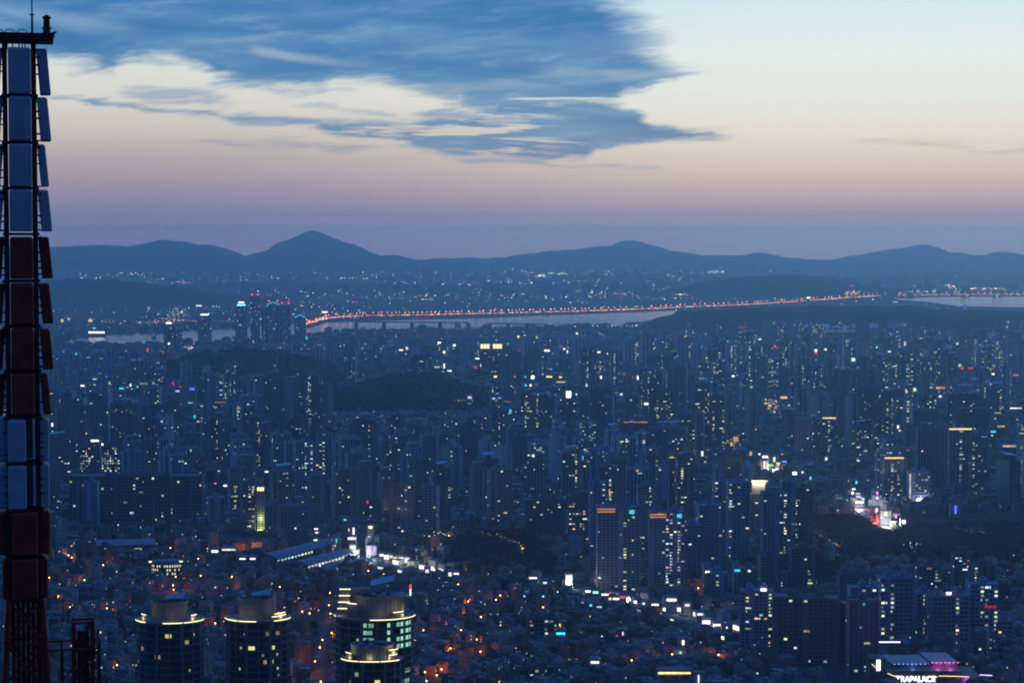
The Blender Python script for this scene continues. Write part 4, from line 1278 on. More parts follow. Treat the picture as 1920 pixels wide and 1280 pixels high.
for i in range(n - 1):
    fs += [(i, i + 1, n + i + 1, n + i), (2 * n + i, 3 * n + i, 3 * n + i + 1, 2 * n + i + 1), (n + i, n + i + 1, 3 * n + i + 1, 3 * n + i), (i + 1, i, 2 * n + i, 2 * n + i + 1)]
b.mesh(vs, fs); b.build('deck', [m_road], ex)
def along(pts, step):
    out = []; acc = 0
    for (ax, ay), (bx, by) in zip(pts, pts[1:]):
        L = math.hypot(bx - ax, by - ay)
        while acc < L:
            f = acc / L; out.append((ax + (bx - ax) * f, ay + (by - ay) * f, math.atan2(by - ay, bx - ax))); acc += step
        acc -= L
    return out
b = MB()
for x_, y_, an in along(P3, 90): b.box(x_ - 1.5, x_ + 1.5, y_ - 1.5, y_ + 1.5, 0, DZ - 2.1)
b.build('pillars', [m_conc], ex, kind='stuff')
lmk(*pg(1250, 585), 'bend of the elevated expressway'); lmk(*pg(900, 590), 'expressway opposite the bridge')

# expressway lamps: one of a kind, then copies
def lamp_proto(name, hgt, r, m, label):
    t = empty(name); b = MB(); b.tube((0, 0, 0), (0, 0, hgt), .22, .14, n=5); b.tube((0, 0, hgt), (1.8, 0, hgt + .5), .12, n=4)
    p_ = b.build('pole', [m_lampb], t); b = MB()
    b.lathe([(0, -r), (r * .8, -r * .6), (r, 0), (r * .8, r * .6), (0, r)], 7); h_ = b.build('lamp_head', [m], t, loc=(1.8, 0, hgt + .5))
    KIDS[t.name] = [p_, h_]
    return t
lp = lamp_proto('expressway_lamp', 12, 1.5, m_orange2, '')
first = True
SLAMPS = []
rl = random.Random(5)
scr = []
for x_, y_, an in along(P3, 19):
    px, py = project(x_, y_, DZ + 12)
    scr.append((px, x_, y_, an))
lastpx = -1e9
for px, x_, y_, an in sorted(scr):
    if px < 555 or px > 1925 or px - lastpx < 6.2: continue
    lastpx = px
    o = lp if first else copy_tree(lp)
    first = False
    off = rl.choice((-1, 1)) * 14
    o.location = (x_ - math.sin(an) * off, y_ + math.cos(an) * off, DZ); o.rotation_euler = (0, 0, an + (PI / 2 if off < 0 else -PI / 2))
    tag(o, None, 'street lamp', 'orange lamps along the riverside expressway'); SLAMPS.append(o)
    THINGS.append((o, 'orange expressway lamp', '', x_, y_))
# traffic lights on the deck: many small ones, enlarged to thicken the lamplit road's glow
b = MB(); rt = random.Random(9)
for x_, y_, an in along(P3, 9):
    for k in range(2):
        if rt.random() < .85:
            c = rt.choice(((1, .30, .12), (1, .12, .05), (1, .75, .5), (1, .42, .18))); s = rt.uniform(.5, 3.0)
            ox, oy = rt.uniform(-12, 12), rt.uniform(-12, 12)
            b.box(x_ + ox - 2.4, x_ + ox + 2.4, y_ + oy - 1, y_ + oy + 1, DZ + .02, DZ + 3.0, glow=(c[0] * s, c[1] * s, c[2] * s, 1))
o = b.build('traffic', [m_lit], kind='stuff'); tag(o, 'stream of red and white vehicle lights, thickened into a glow, along the elevated expressway')

x, y = pg(1597, 572)
t = empty('pylon', (x, y, 0)); tag(t, 'thin red-lit pylon rising beside the expressway', 'pylon'); h = pd(1597, 536, y)[2]
b = MB()
for s in ((-1, -1), (1, -1), (1, 1), (-1, 1)): b.tube((s[0] * 9, s[1] * 9, 0), (s[0] * 2, s[1] * 2, h), .9, n=4)
b.build('lattice', [m_steel], t)
for f in (1.0, .8, .45):
    b = MB(); b.box(-9, 9, -3, 3, h * f - 3, h * f + 2, glow=gc('r', .9 if f != .8 else .3), bottom=True); b.build('beacon', [m_lit], t)
lmk(x, y, 'red-lit pylon')
x, y = pg(1598, 556); t = empty('toll_hall', (x, y, 0)); tag(t, 'golden-lit riverside hall behind the red pylon', 'hall')
b = MB(); b.box(-46, 50, 0, 20, 0, 22); b.build('wall', [m_conc], t)
for k in range(9):
    s = rt.uniform(.6, 1.8); b = MB(); b.box(-44 + k * 10, -37 + k * 10, -1, -.2, 8 + (k % 3) * 6, 22 + (k % 3) * 6, glow=(s, s * .62, s * .22, 1), bottom=True); b.build('lit_window', [m_lit], t)
# ------------------------------------------------------------------ signs and shopfronts the photograph shows singly
m_shop = mat('shop_wall', (0.2, 0.2, 0.2), .85, attr=True, noise_scale=.2, noise_amt=.2)
BL = [  # column, row, width, height, colour, height of the sign above ground, strength
 # plaza
 (1606,904,3,5,'c',22,2.5),(1601,917,6,3,'w',16,4),(1599,924,4,4,'w',14,4),(1609,926,9,3,'w',14,5),(1610,931,9,2,'v',12,4),(1613,936,15,3,'w',8,5),(1603,937,5,4,'y',8,3),(1612,941,16,2.5,'w',6,4),
 (1645,925,3,7,'m',16,3),(1645,933,3,4,'w',12,3),(1644,957,4,9,'w',10,3),(1653,968,3.5,8,'o',8,2.5),(1661,963,5,6,'w',14,5),(1662,972,8,8,'w',6,2),(1671,968,5.5,11,'w',8,3),(1680,968,3,6,'m',10,4),
 (1695,978,6,6,'w',8,4),(1676,981,9,4,'y',4,2),(1792,955,3,15,'b',14,3),(1636,940,12,2,'y',6,1.2),
 # sparkling crossroads
 (1435,856,11,4,'w',10,3),(1433,871,2.5,13,'w',12,3),(1444,872,12,3,'g',6,2.5),(1452,861,4,9,'w',8,2.5),(1467,856,3,9,'m',10,4),(1471,865,9,2.5,'b',6,5),(1460,869,6,5,'y',6,2),(1467,851,3,2.5,'r',16,3),
 (1490,887,9,5,'w',8,4),(1505,885,4,4,'w',8,2),(1520,896,3,5,'c',8,2),(1561,841,7,5,'w',12,4),(1550,860,5,6,'w',8,2.5),(1372,832,6,7,'o',10,1.3),(1408,850,5,7,'o',10,1.6),(1380,823,10,9,'y',10,.7),(1424,851,4,3,'w',6,2),
 (1684,800,3,5,'w',10,4),(1687,807,4,2,'w',8,3),(1398,913,4,6,'c',40,1.5),
 (1470,745,13,4,'y',20,1.6),(1449,752,5,4,'y',8,1.3),(1443,760,6,3,'y',8,1.6),(1436,756,5,3,'y',8,1.2),(1455,763,4,5,'o',8,1.3),(1452,772,5,3,'w',6,1),
 (1212,757,8,4,'w',30,3),(1763,727,19,4,'o',30,1.5),(1763,743,6,4,'w',12,2.5),(1715,730,5,6,'w',30,2.2),(1905,703,11,3,'o',30,1.2),(1862,701,6,3,'w',30,3),(1375,705,6,3,'w',30,2.5),
 (1905,765,22,2,'w',20,2.4),(1871,774,13,2,'y',30,1),(1877,799,15,3,'y',30,1.1),(1893,836,25,3,'y',30,1.3),(1855,835,6,4,'y',30,1.4),(1863,809,10,3,'c',26,1.6),(1907,589,12,3,'w',20,4),(1904,610,2.5,4,'w',10,3),
 # shopping street
 (1103,1108,10,2.5,'w',12,5),(1104,1114,10,8,'w',5,2),(1117,1110,10,3,'g',12,3.5),(1120,1117,7,6,'w',5,2.2),(1135,1114,14,2.5,'w',9,4),(1144,1122,5,4,'y',5,3),(1156,1122,14,3,'w',7,3.5),(1168,1119,10,2.5,'r',9,3.5),(1171,1125,12,3,'w',5,4),
 (1196,1128,14,4,'w',7,5),(1207,1131,4,2.5,'w',6,3),(1229,1133,14,2.5,'w',8,4),(1260,1124,19,3,'w',18,5),(1260,1131,20,3,'y',13,1.5),(1260,1142,34,6,'w',5,2.6),(1289,1134,9,2.5,'w',10,3),(1289,1140,9,4,'y',5,1.2),
 (1313,1151,11,2.5,'w',9,4),(1313,1156,9,2,'v',6,3),(1325,1166,16,7,'w',5,2.2),(1345,1171,13,3,'w',6,3),(1363,1176,3,3.5,'w',6,2.5),(1402,1193,22,3,'g',6,1.6),(1418,1200,18,3,'y',4,3.5),(1067,1085,11,12,'w',10,4.5),(1063,1092,7,3,'c',4,2),
 (1000,1083,16,2.5,'w',14,3),(1004,1089,12,6,'c',9,1.2),(1022,1092,7,2.5,'w',9,2),(988,1110,8,3,'y',8,3),(983,1117,4,3,'c',6,2.5),(1052,1187,18,4,'c',6,2.5),(1116,1241,17,3.5,'w',10,3.5),(1281,1204,3.5,8,'w',12,4),(1168,1187,2,6,'w',12,3),
 (1276,1223,5,4,'g',6,1.6),(1157,1191,3.5,3,'r',10,1.5),(1265,1261,62,3,'y',16,3.2),(1310,1272,2,15,'w',10,3),(1327,1072,9,3.5,'w',30,2.6),(1383,1069,12,4,'c',30,2),(1405,1070,4,3,'w',26,3),(1124,1138,10,4,'w',5,1.5),(1108,1134,5,4,'c',6,2),
 (1096,1129,12,2,'g',6,.9),(1620,1132,5,5,'c',60,.6),(1483,1150,15,4,'y',30,1.2),(1042,1180,7,5,'y',5,2.2),(1049,1172,5,6,'y',8,2.4),
 # left of the street, under the wood
 (655,993,3,5,'y',10,2),(663,996,2.5,14,'w',20,3.5),(660,1009,15,2.5,'w',22,5),(695,988,7,4,'y',34,4.5),(698,1011,2.5,7,'w',20,4),(661,1025,8,3,'w',14,4),(668,1034,10,4,'w',7,3.4),(661,1034,5,4,'y',7,2.5),(697,1031,2.5,12,'m',10,2.5),
 (631,1013,2,8,'c',12,1.6),(619,1013,14,2,'w',10,1.6),(593,991,8,2,'w',20,3),(594,998,6,2,'w',16,3),(592,1012,7,2,'w',8,3),(549,996,7,1.5,'w',14,2.4),(554,990,3,3,'w',18,1.6),(647,974,4,3,'g',20,1.5),
 (716,1040,7,3,'w',7,4),(725,1044,9,6,'w',6,3.4),(734,1043,8,4,'y',6,3.4),(742,1048,9,7,'w',4,3),(753,1047,10,5,'w',5,3.2),(763,1050,9,8,'w',4,2.6),(775,1056,3,4,'o',4,2),(700,1050,9,3,'c',5,2),(801,1070,7,6,'w',8,1.6),(844,1076,6,7,'w',8,1.4),(855,1075,13,3,'w',8,1.8),
 (403,1033,13,3,'w',12,4.5),(429,1030,26,2.5,'w',14,2.2),(429,1033,24,3,'c',11,.8),(455,1047,12,2,'w',8,3),(474,1047,11,2.5,'w',8,3.6),(402,910,12,4,'w',20,4.5),(412,911,9,3,'o',20,2),(422,910,8,2.5,'w',20,3.6),(412,914,7,2,'w',16,3),
 (404,906,4,2,'m',24,2),(459,1118,4,3.5,'v',20,5),(472,1118,4,3.5,'v',20,5),
 # middle distance
 (957,771,5,8,'c',50,1.8),(881,745,8,4,'v',40,2.6),(926,747,6,2.5,'v',40,2.6),(937,746,6,3,'b',40,2.6),(1026,657,10,3,'w',50,4),(1058,654,4,3,'w',40,3.6),(1064,659,2.5,5,'w',36,3),(895,672,8,2,'w',30,4),(904,685,6,5,'w',26,3),(892,688,5,5,'r',22,1.3),
 (833,686,2.5,9,'w',26,3),(820,688,11,2,'y',22,2.4),(843,695,8,2.5,'w',16,3),(824,643,6,4,'w',30,3.6),(852,647,5,3,'w',26,3.6),(833,660,5,4,'w',24,3),(999,707,6,6,'w',16,4),(985,707,4,5,'c',16,1.3),(1030,706,11,2.5,'y',16,3),(1051,707,6,2.5,'y',14,2.6),
 (995,722,4,4,'w',20,2.6),(986,722,3,4,'c',20,2),(972,631,4,4,'y',20,4),(1082,625,3.5,3,'w',20,2.6),(1127,707,3,5,'w',30,3),(1196,708,3,7,'w',26,4),(1193,712,8,2,'w',20,3),(1188,707,5,5,'r',26,1.2),(1170,701,5,4,'r',24,.8),(752,656,8,3,'y',26,2.6),(763,652,4,4,'y',30,2.2),
 (1052,716,17,1.6,'y',14,1.6),(1000,854,5,4,'w',60,3),(1093,858,2,7,'c',50,1.6),(1317,850,3,9,'w',20,2.6),(1260,857,9,3,'y',76,1.3),(1195,882,5,3,'y',76,1.3),(1192,791,45,2,'o',30,.9),(1184,790,6,2,'m',33,1.6),(1081,739,3,3,'w',24,2),
 (929,706,6,3,'y',14,3),(948,704,14,4,'w',10,.8),(1123,660,6,2.5,'w',30,2.6),(1139,663,3,2,'w',20,2),(1165,739,5,4,'w',14,1.5),(1100,722,3,5,'w',20,2),(974,658,5,4,'r',40,.8),(977,655,3,3,'r',40,.6),(792,747,3,3,'w',10,2),
 (228,728,9,3.5,'c',40,2.4),(245,722,2.5,5,'w',40,3),(258,725,3.5,3,'c',36,2),(333,733,8,2.5,'v',40,3),(338,725,6,3.5,'r',44,1.2),(360,729,10,4,'b',44,3.5),(357,755,9,2.5,'c',36,1.6),(365,781,3,6,'c',20,1.6),(98,796,3.5,6,'v',30,4.5),(155,723,7,2.5,'w',30,3),
 (269,719,17,3,'y',30,.5),(413,754,20,2,'y',30,.35),(200,706,4,3,'b',40,1.5),(178,826,15,3,'w',56,4.5),(324,718,5,5,'r',44,1.2),(358,844,3,5,'g',16,1.6),(689,941,3,6,'r',30,1.3),(471,904,5,3,'o',40,2),(500,885,2.5,8,'w',30,4),(500,884,6,2,'w',31,4),
 (373,573,11,2.5,'w',60,2.8),(609,585,11,2.5,'w',30,4),(572,633,9,6,'c',20,2),(181,623,30,3,'w',14,4),(176,615,6,3,'c',24,2),(117,601,5,6,'y',20,1.8),(129,598,4,4,'y',20,1.8),(170,601,7,5,'y',20,1.6),(387,658,8,3,'g',20,2.4),(317,644,3.5,3.5,'w',30,4),
 (288,628,4,2,'c',10,1),(1516,558,6,3,'w',40,4),(1679,566,9,2,'w',10,1.2),(143,663,3,3,'c',40,2),(370,686,3,8,'w',30,1.4),(277,656,4,7,'r',30,1.4),(306,660,4,5,'r',30,1),
 (1430,707,5,3,'g',20,1),(1644,651,3,3,'g',14,2.2),(1530,658,5,7,'w',10,2.5),(1600,674,7,6,'w',10,2.5),(1548,655,5,3,'w',20,2.5),(1668,659,6,2,'w',18,2.2),(1799,685,6,5,'w',10,1.6),(1795,644,4,4,'w',30,1.8),
 (1425,636,6,2,'w',14,2.4),(1390,613,8,2.5,'r',40,.6),(1430,667,3,6,'r',10,.8),(1453,648,4,4,'r',10,1.2),(1530,663,5,3,'r',8,1.4),(1820,690,8,3,'r',8,1.6),(1804,691,6,5,'r',6,1.4),(1697,644,4,8,'w',20,1.2),(1778,580,4,9,'b',30,.8),(1810,578,6,10,'b',30,1),
]
REP = {}
for i, (px, py, w, h, k, z, s) in enumerate(BL):
    x, y = pg(px, py, z)
    if i == 0 or True:
        W_ = max(w * y / FPX * 1.06, 7); hs = h * y / FPX
    rr = random.Random(i + 50)
    tall = z >= 40
    nm = 'apartment_tower' if z >= 70 else ('office_building' if z >= 24 else 'shop_building')
    top = z + hs / 2 + (1.2 if z < 24 else 1.0)
    t = empty(nm, (x, y, 0))
    ti, tn = rr.choice(TINTS)
    dep = rr.uniform(9, 14) if z < 24 else rr.uniform(14, 20)
    if w < 6: W_ = max(W_, rr.uniform(9, 14) if z < 24 else rr.uniform(18, 26))
    if z >= 24 and top - hs > 6:
        Wm, R, N, L = MB(), MB(), MB(), MB()
        M = Matrix.Translation((0, dep / 2 + .35, 0))
        tower_geo(Wm, R, N, L, W_, dep, top, ti, rr, 1 if y < 4500 else 2, 'plain', 'few', 3.2, M)
        Wm.build('wall', [m_wall], t); R.build('roof', [m_roofa], t); N.build('windows', [m_strip], t, kind='stuff'); L.build('lit_windows', [m_lit], t, kind='stuff')
    else:
        b = MB(); b.box(-W_ / 2, W_ / 2, .35, dep, 0, top, 0, ti + (1,)); b.build('wall', [m_shop], t)
        b = MB(); b.box(-W_ / 2 - .2, W_ / 2 + .2, .15, dep + .2, top + .02, top + .8, 0, (.2, .2, .2, 1)); b.build('roof', [m_roofa], t)
        b = MB()
        for q_ in range(3):
            x0 = -W_ / 2 + W_ * (q_ + .2) / 3; z0 = max(.6, top - hs - 4.6)
            if z0 + 2 < z - hs / 2: b.quad([(x0, .27, z0), (x0 + W_ * .2, .27, z0), (x0 + W_ * .2, .27, z0 + 1.8), (x0, .27, z0 + 1.8)])
        b.build('windows', [m_glass], t, kind='stuff')
    sg = MB(); ww = w * y / FPX
    nseg = max(1, int(ww / 5))
    for q_ in range(nseg):
        v = s * rr.uniform(.4, .8); g = GLOW[k]
        x0 = -ww / 2 + ww * q_ / nseg; x1 = -ww / 2 + ww * (q_ + .92) / nseg
        sg.box(x0, x1, -.2, .3, z - hs / 2, z + hs / 2, glow=(g[0] * v, g[1] * v, g[2] * v, 1), bottom=True)
    sg.build('sign', [m_lit], t)
    tag(t, None, {'shop_building': 'shop', 'office_building': 'office', 'apartment_tower': 'apartment tower'}[nm],
        {'shop_building': 'small buildings with lit signs', 'office_building': 'mid-rise buildings with lit signs', 'apartment_tower': 'towers with lit roof lines'}[nm])
    shp = 'upright' if h > w * 1.3 else ('long' if w > h * 3 else 'square')
    THINGS.append((t, {'shop_building': 'low shop', 'office_building': 'mid-rise block', 'apartment_tower': 'tower'}[nm] + ' with ' + shp + ' ' + CN[k] + ' sign', '', x, y))
    SITES.append((x, y + dep / 2, max(W_, dep) * .6))
    RECTS.append((px - w / 2 - 1, py - h / 2 - 2, px + w / 2 + 1, py + h / 2 + (4 if z < 24 else 10), project(x, y, 0)[1]))
for (px, py, z, c, pw) in ((1610, 946, 6, (.8, .85, 1), 60000), (1660, 980, 5, (1, .9, .85), 60000), (1640, 975, 3, (1, .15, .08), 26000), (1260, 1149, 4, (.9, .95, 1), 20000), (1112, 1122, 4, (.95, 1, 1), 16000), (1330, 1174, 4, (1, .85, .85), 12000),
                        (740, 1056, 4, (1, .95, .8), 26000), (672, 1041, 5, (.9, .9, 1), 22000), (1067, 1097, 4, (1, 1, .95), 9000), (429, 1042, 6, (1, .5, .3), 12000), (1450, 880, 5, (1, .9, .7), 30000), (470, 1030, 7, (1, .35, .1), 12000), (1185, 1136, 4, (1, .9, .85), 9000)):
    x, y = pg(px, py, z); point('shopfront_fill_light', (x, y - 3, z), c, pw, 1.2)  # added to throw the bright signs' light onto their surroundings
lmk(*pg(1640, 965), 'neon plaza'); lmk(*pg(1450, 875), 'sparkling crossroads'); lmk(*pg(1260, 1142), 'bright corner shop'); lmk(*pg(1110, 1118), 'head of the shopping street')
lmk(*pg(1067, 1092), 'white floodlit gate sign'); lmk(*pg(740, 1052), 'row of white shopfronts'); lmk(*pg(403, 1040), 'station forecourt signs'); lmk(*pg(1792, 965), 'blue upright sign')
lmk(*pg(1265, 1272), 'long warm-lit eave'); lmk(*pg(1025, 1200), 'yellow-lit corner office'); lmk(*pg(1000, 1258), 'red brick school'); lmk(*pg(760, 750), 'dark round hill'); lmk(*pg(440, 715), 'wide low hill')
lmk(*pg(230, 740), 'cyan roof sign'); lmk(*pg(360, 745), 'deep blue roof sign'); lmk(*pg(1212, 775), 'lone white roof sign'); lmk(*pg(1450, 760), 'cluster of golden lights'); lmk(*pg(1765, 745), 'orange roof sign')
lmk(*pg(412, 925), 'white and orange roof sign'); lmk(*pg(500, 900), 'glowing white cross'); lmk(*pg(1690, 1010), 'wooded slope'); lmk(*pg(930, 1050), 'dark park'); lmk(*pg(1192, 800), 'string of orange lamps')

# cars waiting at the plaza
m_carp = mat('car_paint', (.08, .08, .09), .3, .5); m_tail = glow_mat('tail_light', (1, .03, .02), 14.0); m_carg = mat('car_glass', (.02, .02, .025), .1)
m_tyre = mat('tyre_rubber', (.02, .02, .02), .9)
car0 = empty('parked_car')
b = MB(); b.box(-.9, .9, -2.2, 2.2, .35, .95, bottom=True, taper=.04); cb = b.build('body', [m_carp], car0)
b = MB(); b.box(-.8, .8, -1.5, 1.0, .96, 1.5, taper=.25); cg_ = b.build('cabin', [m_carg], car0)
kk = [cb, cg_]
for s in (-1, 1):
    b = MB(); b.box(s * .65 - .22, s * .65 + .22, -2.28, -2.22, .6, .85, bottom=True); kk.append(b.build('tail_light', [m_tail], car0))
    for yy in (-1.4, 1.4):
        b = MB(); b.tube((s * .92, yy, .33), (s * .72, yy, .33), .33, n=8); kk.append(b.build('wheel', [m_tyre], car0))
KIDS[car0.name] = kk
fc = True; rc = random.Random(3)
for px, py, n_ in ((1608, 951, 3), (1608, 959, 3), (1625, 958, 4), (1634, 969, 3), (1639, 974, 4), (1646, 977, 3), (1336, 1180, 4)):
    for q_ in range(n_):
        o = car0 if fc else copy_tree(car0)
        fc = False
        x, y = pg(px + (q_ - n_ / 2) * 3.0, py + rc.uniform(-1, 1)); o.location = (x, y, .27); o.rotation_euler = (0, 0, rc.uniform(-.3, .3))
        tag(o, None, 'car', 'cars with red tail lights on the streets'); THINGS.append((o, 'dark car with red tail lights', '', x, y)); SITES.append((x, y, 4))

# continuous rows of lit shopfronts along the two shopping streets
rs = random.Random(12)
for scr_, side_ in (([(1085, 1112), (1180, 1136), (1250, 1150), (1320, 1174), (1400, 1200), (1440, 1216)], 1), ([(702, 1058), (772, 1070), (830, 1080)], 1), ([(645, 1044), (700, 1054)], -1)):
    pts_ = [pg(*p_) for p_ in scr_]
    for x, y, an in along(pts_, 15):
        for sd in (1, -1):
            ox_, oy_ = -math.sin(an) * 17 * sd, math.cos(an) * 17 * sd
            X_, Y_ = x + ox_, y + oy_
            if taken(X_, Y_, 5): continue
            t = empty('shop_building', (X_, Y_, 0), an if math.cos(an) > 0 else an + PI)
            w_, h_ = rs.uniform(10, 14), rs.choice((4.5, 5, 8, 11)) if sd > 0 else 4.2
            ti, tn = rs.choice(TINTS)
            b = MB(); b.box(-w_ / 2, w_ / 2, 0, 9, 0, h_, 0, ti + (1,)); b.build('wall', [m_shop], t)
            b = MB(); b.box(-w_ / 2 - .2, w_ / 2 + .2, -.2, 9.2, h_ + .02, h_ + .6, 0, (.2, .2, .2, 1)); b.build('roof', [m_roofa], t)
            s_ = rs.choice((.3, .8, 1.5, 2.5)); c_ = rs.choice(((1, 1, .95), (1, .85, .6), (.8, .95, 1), (1, .95, .8)))
            b = MB(); b.box(-w_ * .42, w_ * .42, -.12, -.02, .4, 2.9, glow=(c_[0] * s_, c_[1] * s_, c_[2] * s_, 1)); b.build('shopfront', [m_lit], t)
            k_ = rs.choice('wwwwygcrm'); 
            if sd > 0: b = MB(); b.box(-w_ * .4, w_ * rs.uniform(0, .4), -.3, -.02, 3.2, 4.1, glow=gc(k_, rs.uniform(.8, 3)), bottom=True); b.build('sign', [m_lit], t)
            tag(t, None, 'shop', 'small buildings with lit signs'); THINGS.append((t, 'shop with lit front', '', X_, Y_)); SITES.append((X_, Y_ + 4, 6))
    for i_, (x, y, an) in enumerate(along(pts_, 42)):
        point('shopfront_fill_light', (x, y, 6), (.9, .95, 1) if i_ % 3 else (1, .8, .6), 5200, 1.0)  # added over the road to light the asphalt, no lamp stands here

# ------------------------------------------------------------------ alley lamps
OL = [(320,1026),(372,1046),(377,1078),(435,1080),(330,1080),(325,1096),(326,1104),(321,1116),(444,1031),(506,1030),(578,1023),(595,1026),(432,1104),(525,1099),(619,1110),(617,1133),(620,1149),(492,1125),(522,1148),(567,1145),
 (581,1148),(622,1185),(605,1198),(600,1212),(591,1238),(592,1250),(602,1276),(404,1167),(691,1069),(719,1075),(836,1169),(794,1180),(780,1199),(845,1214),(828,1253),(797,1258),(800,1275),(819,1264),
 (129,1040),(135,1044),(194,1058),(93,1082),(159,1086),(110,1116),(132,1137),(201,1139),(859,1094),(938,1115),(930,1123),(1018,1137),(875,1149),(865,1180),(894,1197),(901,1220),(1090,1224),(937,1276),(1347,1226),(1305,1234),(1309,1101),
 (925,1003),(970,1020),(974,1030),(942,1044),(940,1050),(980,1027),(1395,1015),(1380,1020),(220,1245),(1260,1225),(842,1003),(873,1030),(600,1060),(560,1120),(1184,1236),(878,1126),(902,1155)]
al = lamp_proto('street_lamp', 6.5, .55, m_orange, '')
fl = True
for i, (px, py) in enumerate(OL):
    x, y = pg(px, py, 7)
    o = al if fl else copy_tree(al); fl = False
    o.location = (x, y, 0); o.rotation_euler = (0, 0, -PI / 2)
    tag(o, None, 'street lamp', 'orange lamps in the alleys'); THINGS.append((o, 'orange alley lamp', '', x, y))
    SITES.append((x, y, 2.5)); RECTS.append((px - 2, py - 3, px + 2, py + 5, project(x, y, 0)[1]))
    point('street_lamp_light', (x, y - 3.2, 5.8), (1.0, .22, .035), random.Random(i).choice((700, 1400, 2600)), .3, None)

# ------------------------------------------------------------------ random towers over the whole plain
def h01(*a):
    return random.Random(hash(tuple(int(v) for v in a)) & 0xffffffff).random()


TP = []   # specs
LOWP = [[(90, 1000), (640, 1000), (700, 1062), (1030, 1092), (1060, 1110), (1180, 1150), (1300, 1180), (1440, 1240), (1560, 1300), (90, 1300)]]
WOOD = [[(838, 1078), (845, 1020), (880, 1004), (960, 1008), (1010, 1020), (1040, 1070), (1000, 1085)], [(1530, 1062), (1545, 1008), (1600, 1000), (1700, 1010), (1920, 990), (1925, 1075), (1700, 1062)],
        [(1330, 1060), (1520, 1050), (1600, 1085), (1560, 1105), (1420, 1090)]]
yy = 2040.0
rg = random.Random(77)
while yy < 8050:
    step = 58 + yy * .0055
    hw_ = yy * .255
    xx = -hw_
    while xx < hw_:
        x = xx + rg.uniform(-.3, .3) * step; y = yy + rg.uniform(-.3, .3) * step
        xx += step * (1.0)
        px, py = project(x, y, 0)
        if px < -60 or px > 1980: continue
        cxi, cyi = int(math.floor((x + (y // 310 % 2) * 120) / 240)), int(y // 310)
        r1, r2, r3, r4, r5 = (h01(cxi, cyi, k) for k in range(5))
        inlow = any(inpoly(px, py, q_) for q_ in LOWP)
        if inlow: continue
        if any(inpoly(px, py, q_) for q_ in WOOD): continue
        thr = .76 if py > 660 else .45
        if px > 1000 and 700 < py < 1000: thr = .86
        if py > 1000: thr = .35 if px < 1250 else .5
        if r1 > thr or rg.random() < .12: continue
        h = 50 + 48 * r2 ** .8
        if y > 6000: h *= .66
        if py > 1010: h = min(h, 40 if px < 1250 or px > 1530 else 62)
        h *= rg.uniform(.9, 1.08)
        w = rg.choice((26, 34, 42, 54)) if r3 < .6 else rg.choice((20, 24, 28)); d = rg.uniform(12, 16)
        if y > 5500: w *= 1.1
        wp = w * FPX / y
        sh = interp([(0, 652), (430, 650), (560, 640), (640, 628), (1060, 622), (1200, 612), (1270, 604), (1300, 560)], px)
        if py < 760 and px < 1290:
            hmax = pd(px, sh, y)[2] - 6
            if hmax < 9: continue
            h = min(h, max(hmax * rg.uniform(.55, 1.0), 9))
        ptop = project(x, y, h + 5)[1]
        ok_ = False
        for dx_, kh in ((0, 1), (w * .5, 1), (-w * .5, 1), (w * .9, 1), (-w * .9, 1), (0, .78), (w * .5, .78), (-w * .5, .78), (0, .58)):
            px2 = px + dx_ * FPX / y; pt2 = project(x, y, h * kh + 5)[1]
            if not protected(px2 - wp / 2, pt2, px2 + wp / 2, py, py) and not taken(x + dx_, y, w * .5): ok_ = True; break
        if not ok_: continue
        x += dx_; px = px2; h *= kh; ptop = pt2
        if taken(x, y, w * .5) or on_hill(x, y) or in_river(x, y) or on_road(x, y, w * .5): continue
        rot = (r4 - .5) * 1.5 + (PI / 2 if r5 < .12 else 0) + rg.uniform(-.04, .04)
        TP.append(dict(x=x, y=y, w=w, d=d, h=h, rot=rot, ti=int(r3 * 600) % 6 if rg.random() < .8 else rg.randrange(6), style=('pier', 'slab', 'grid', 'pier', 'plain')[int(r5 * 5)],
                       lit=rg.choice(('cols', 'cols', 'few', 'many', 'dark') if px > 1000 else ('cols', 'few', 'few', 'dark', 'dark')), roof=rg.choice(('box', 'box', 'box', 'crown', 'plate')) if h > 50 else 'box',
                       size=wp * (py - ptop) * (1 if -10 < px < 1930 else .01), py=py))
        SITES.append((x, y, w * .45))
    yy += step * 1.15
TP.sort(key=lambda q_: -q_['size'])
NIND = 235
GRID = {}
LITW = {'cols': 'stripe-lit', 'few': 'sparsely lit', 'many': 'brightly lit', 'dark': 'unlit', 'rows': 'row-lit'}
SW, SR, SN, SL = MB(), MB(), MB(), MB()
for i, q_ in enumerate(TP):
    rr = random.Random(i * 13 + 5)
    lod = 0 if q_['y'] < 2900 else (1 if q_['y'] < 5000 else 2)
    if i < NIND:
        t = make_tower('apartment_tower', q_['x'], q_['y'], q_['rot'], q_['w'], q_['d'], q_['h'], TINTS[q_['ti']][0], rr, lod, q_['style'], q_['lit'], q_['roof'])
        tag(t, None, 'apartment tower', 'apartment towers spread over the plain')
        THINGS.append((t, ('slim ' if q_['w'] < 25 else 'broad ') + TINTS[q_['ti']][1] + ' tower', LITW[q_['lit']], q_['x'], q_['y']))
    else:
        M = Matrix.Translation((q_['x'], q_['y'], 0)) @ Matrix.Rotation(q_['rot'], 4, 'Z')
        tower_geo(SW, SR, SN, SL, q_['w'], q_['d'], q_['h'], TINTS[q_['ti']][0], rr, 2, 'plain', q_['lit'], 2.9 if q_['y'] < 5500 else 3.6, M, q_['roof'])
print('towers', len(TP))
SW.add(SR)
st = SW.build('distant_apartment_towers', [m_wall], kind='stuff'); tag(st, 'mass of distant apartment towers between the near districts and the river')
SN.build('distant_tower_windows', [m_strip], kind='stuff'); SL.build('distant_lit_windows', [m_lit], kind='stuff')

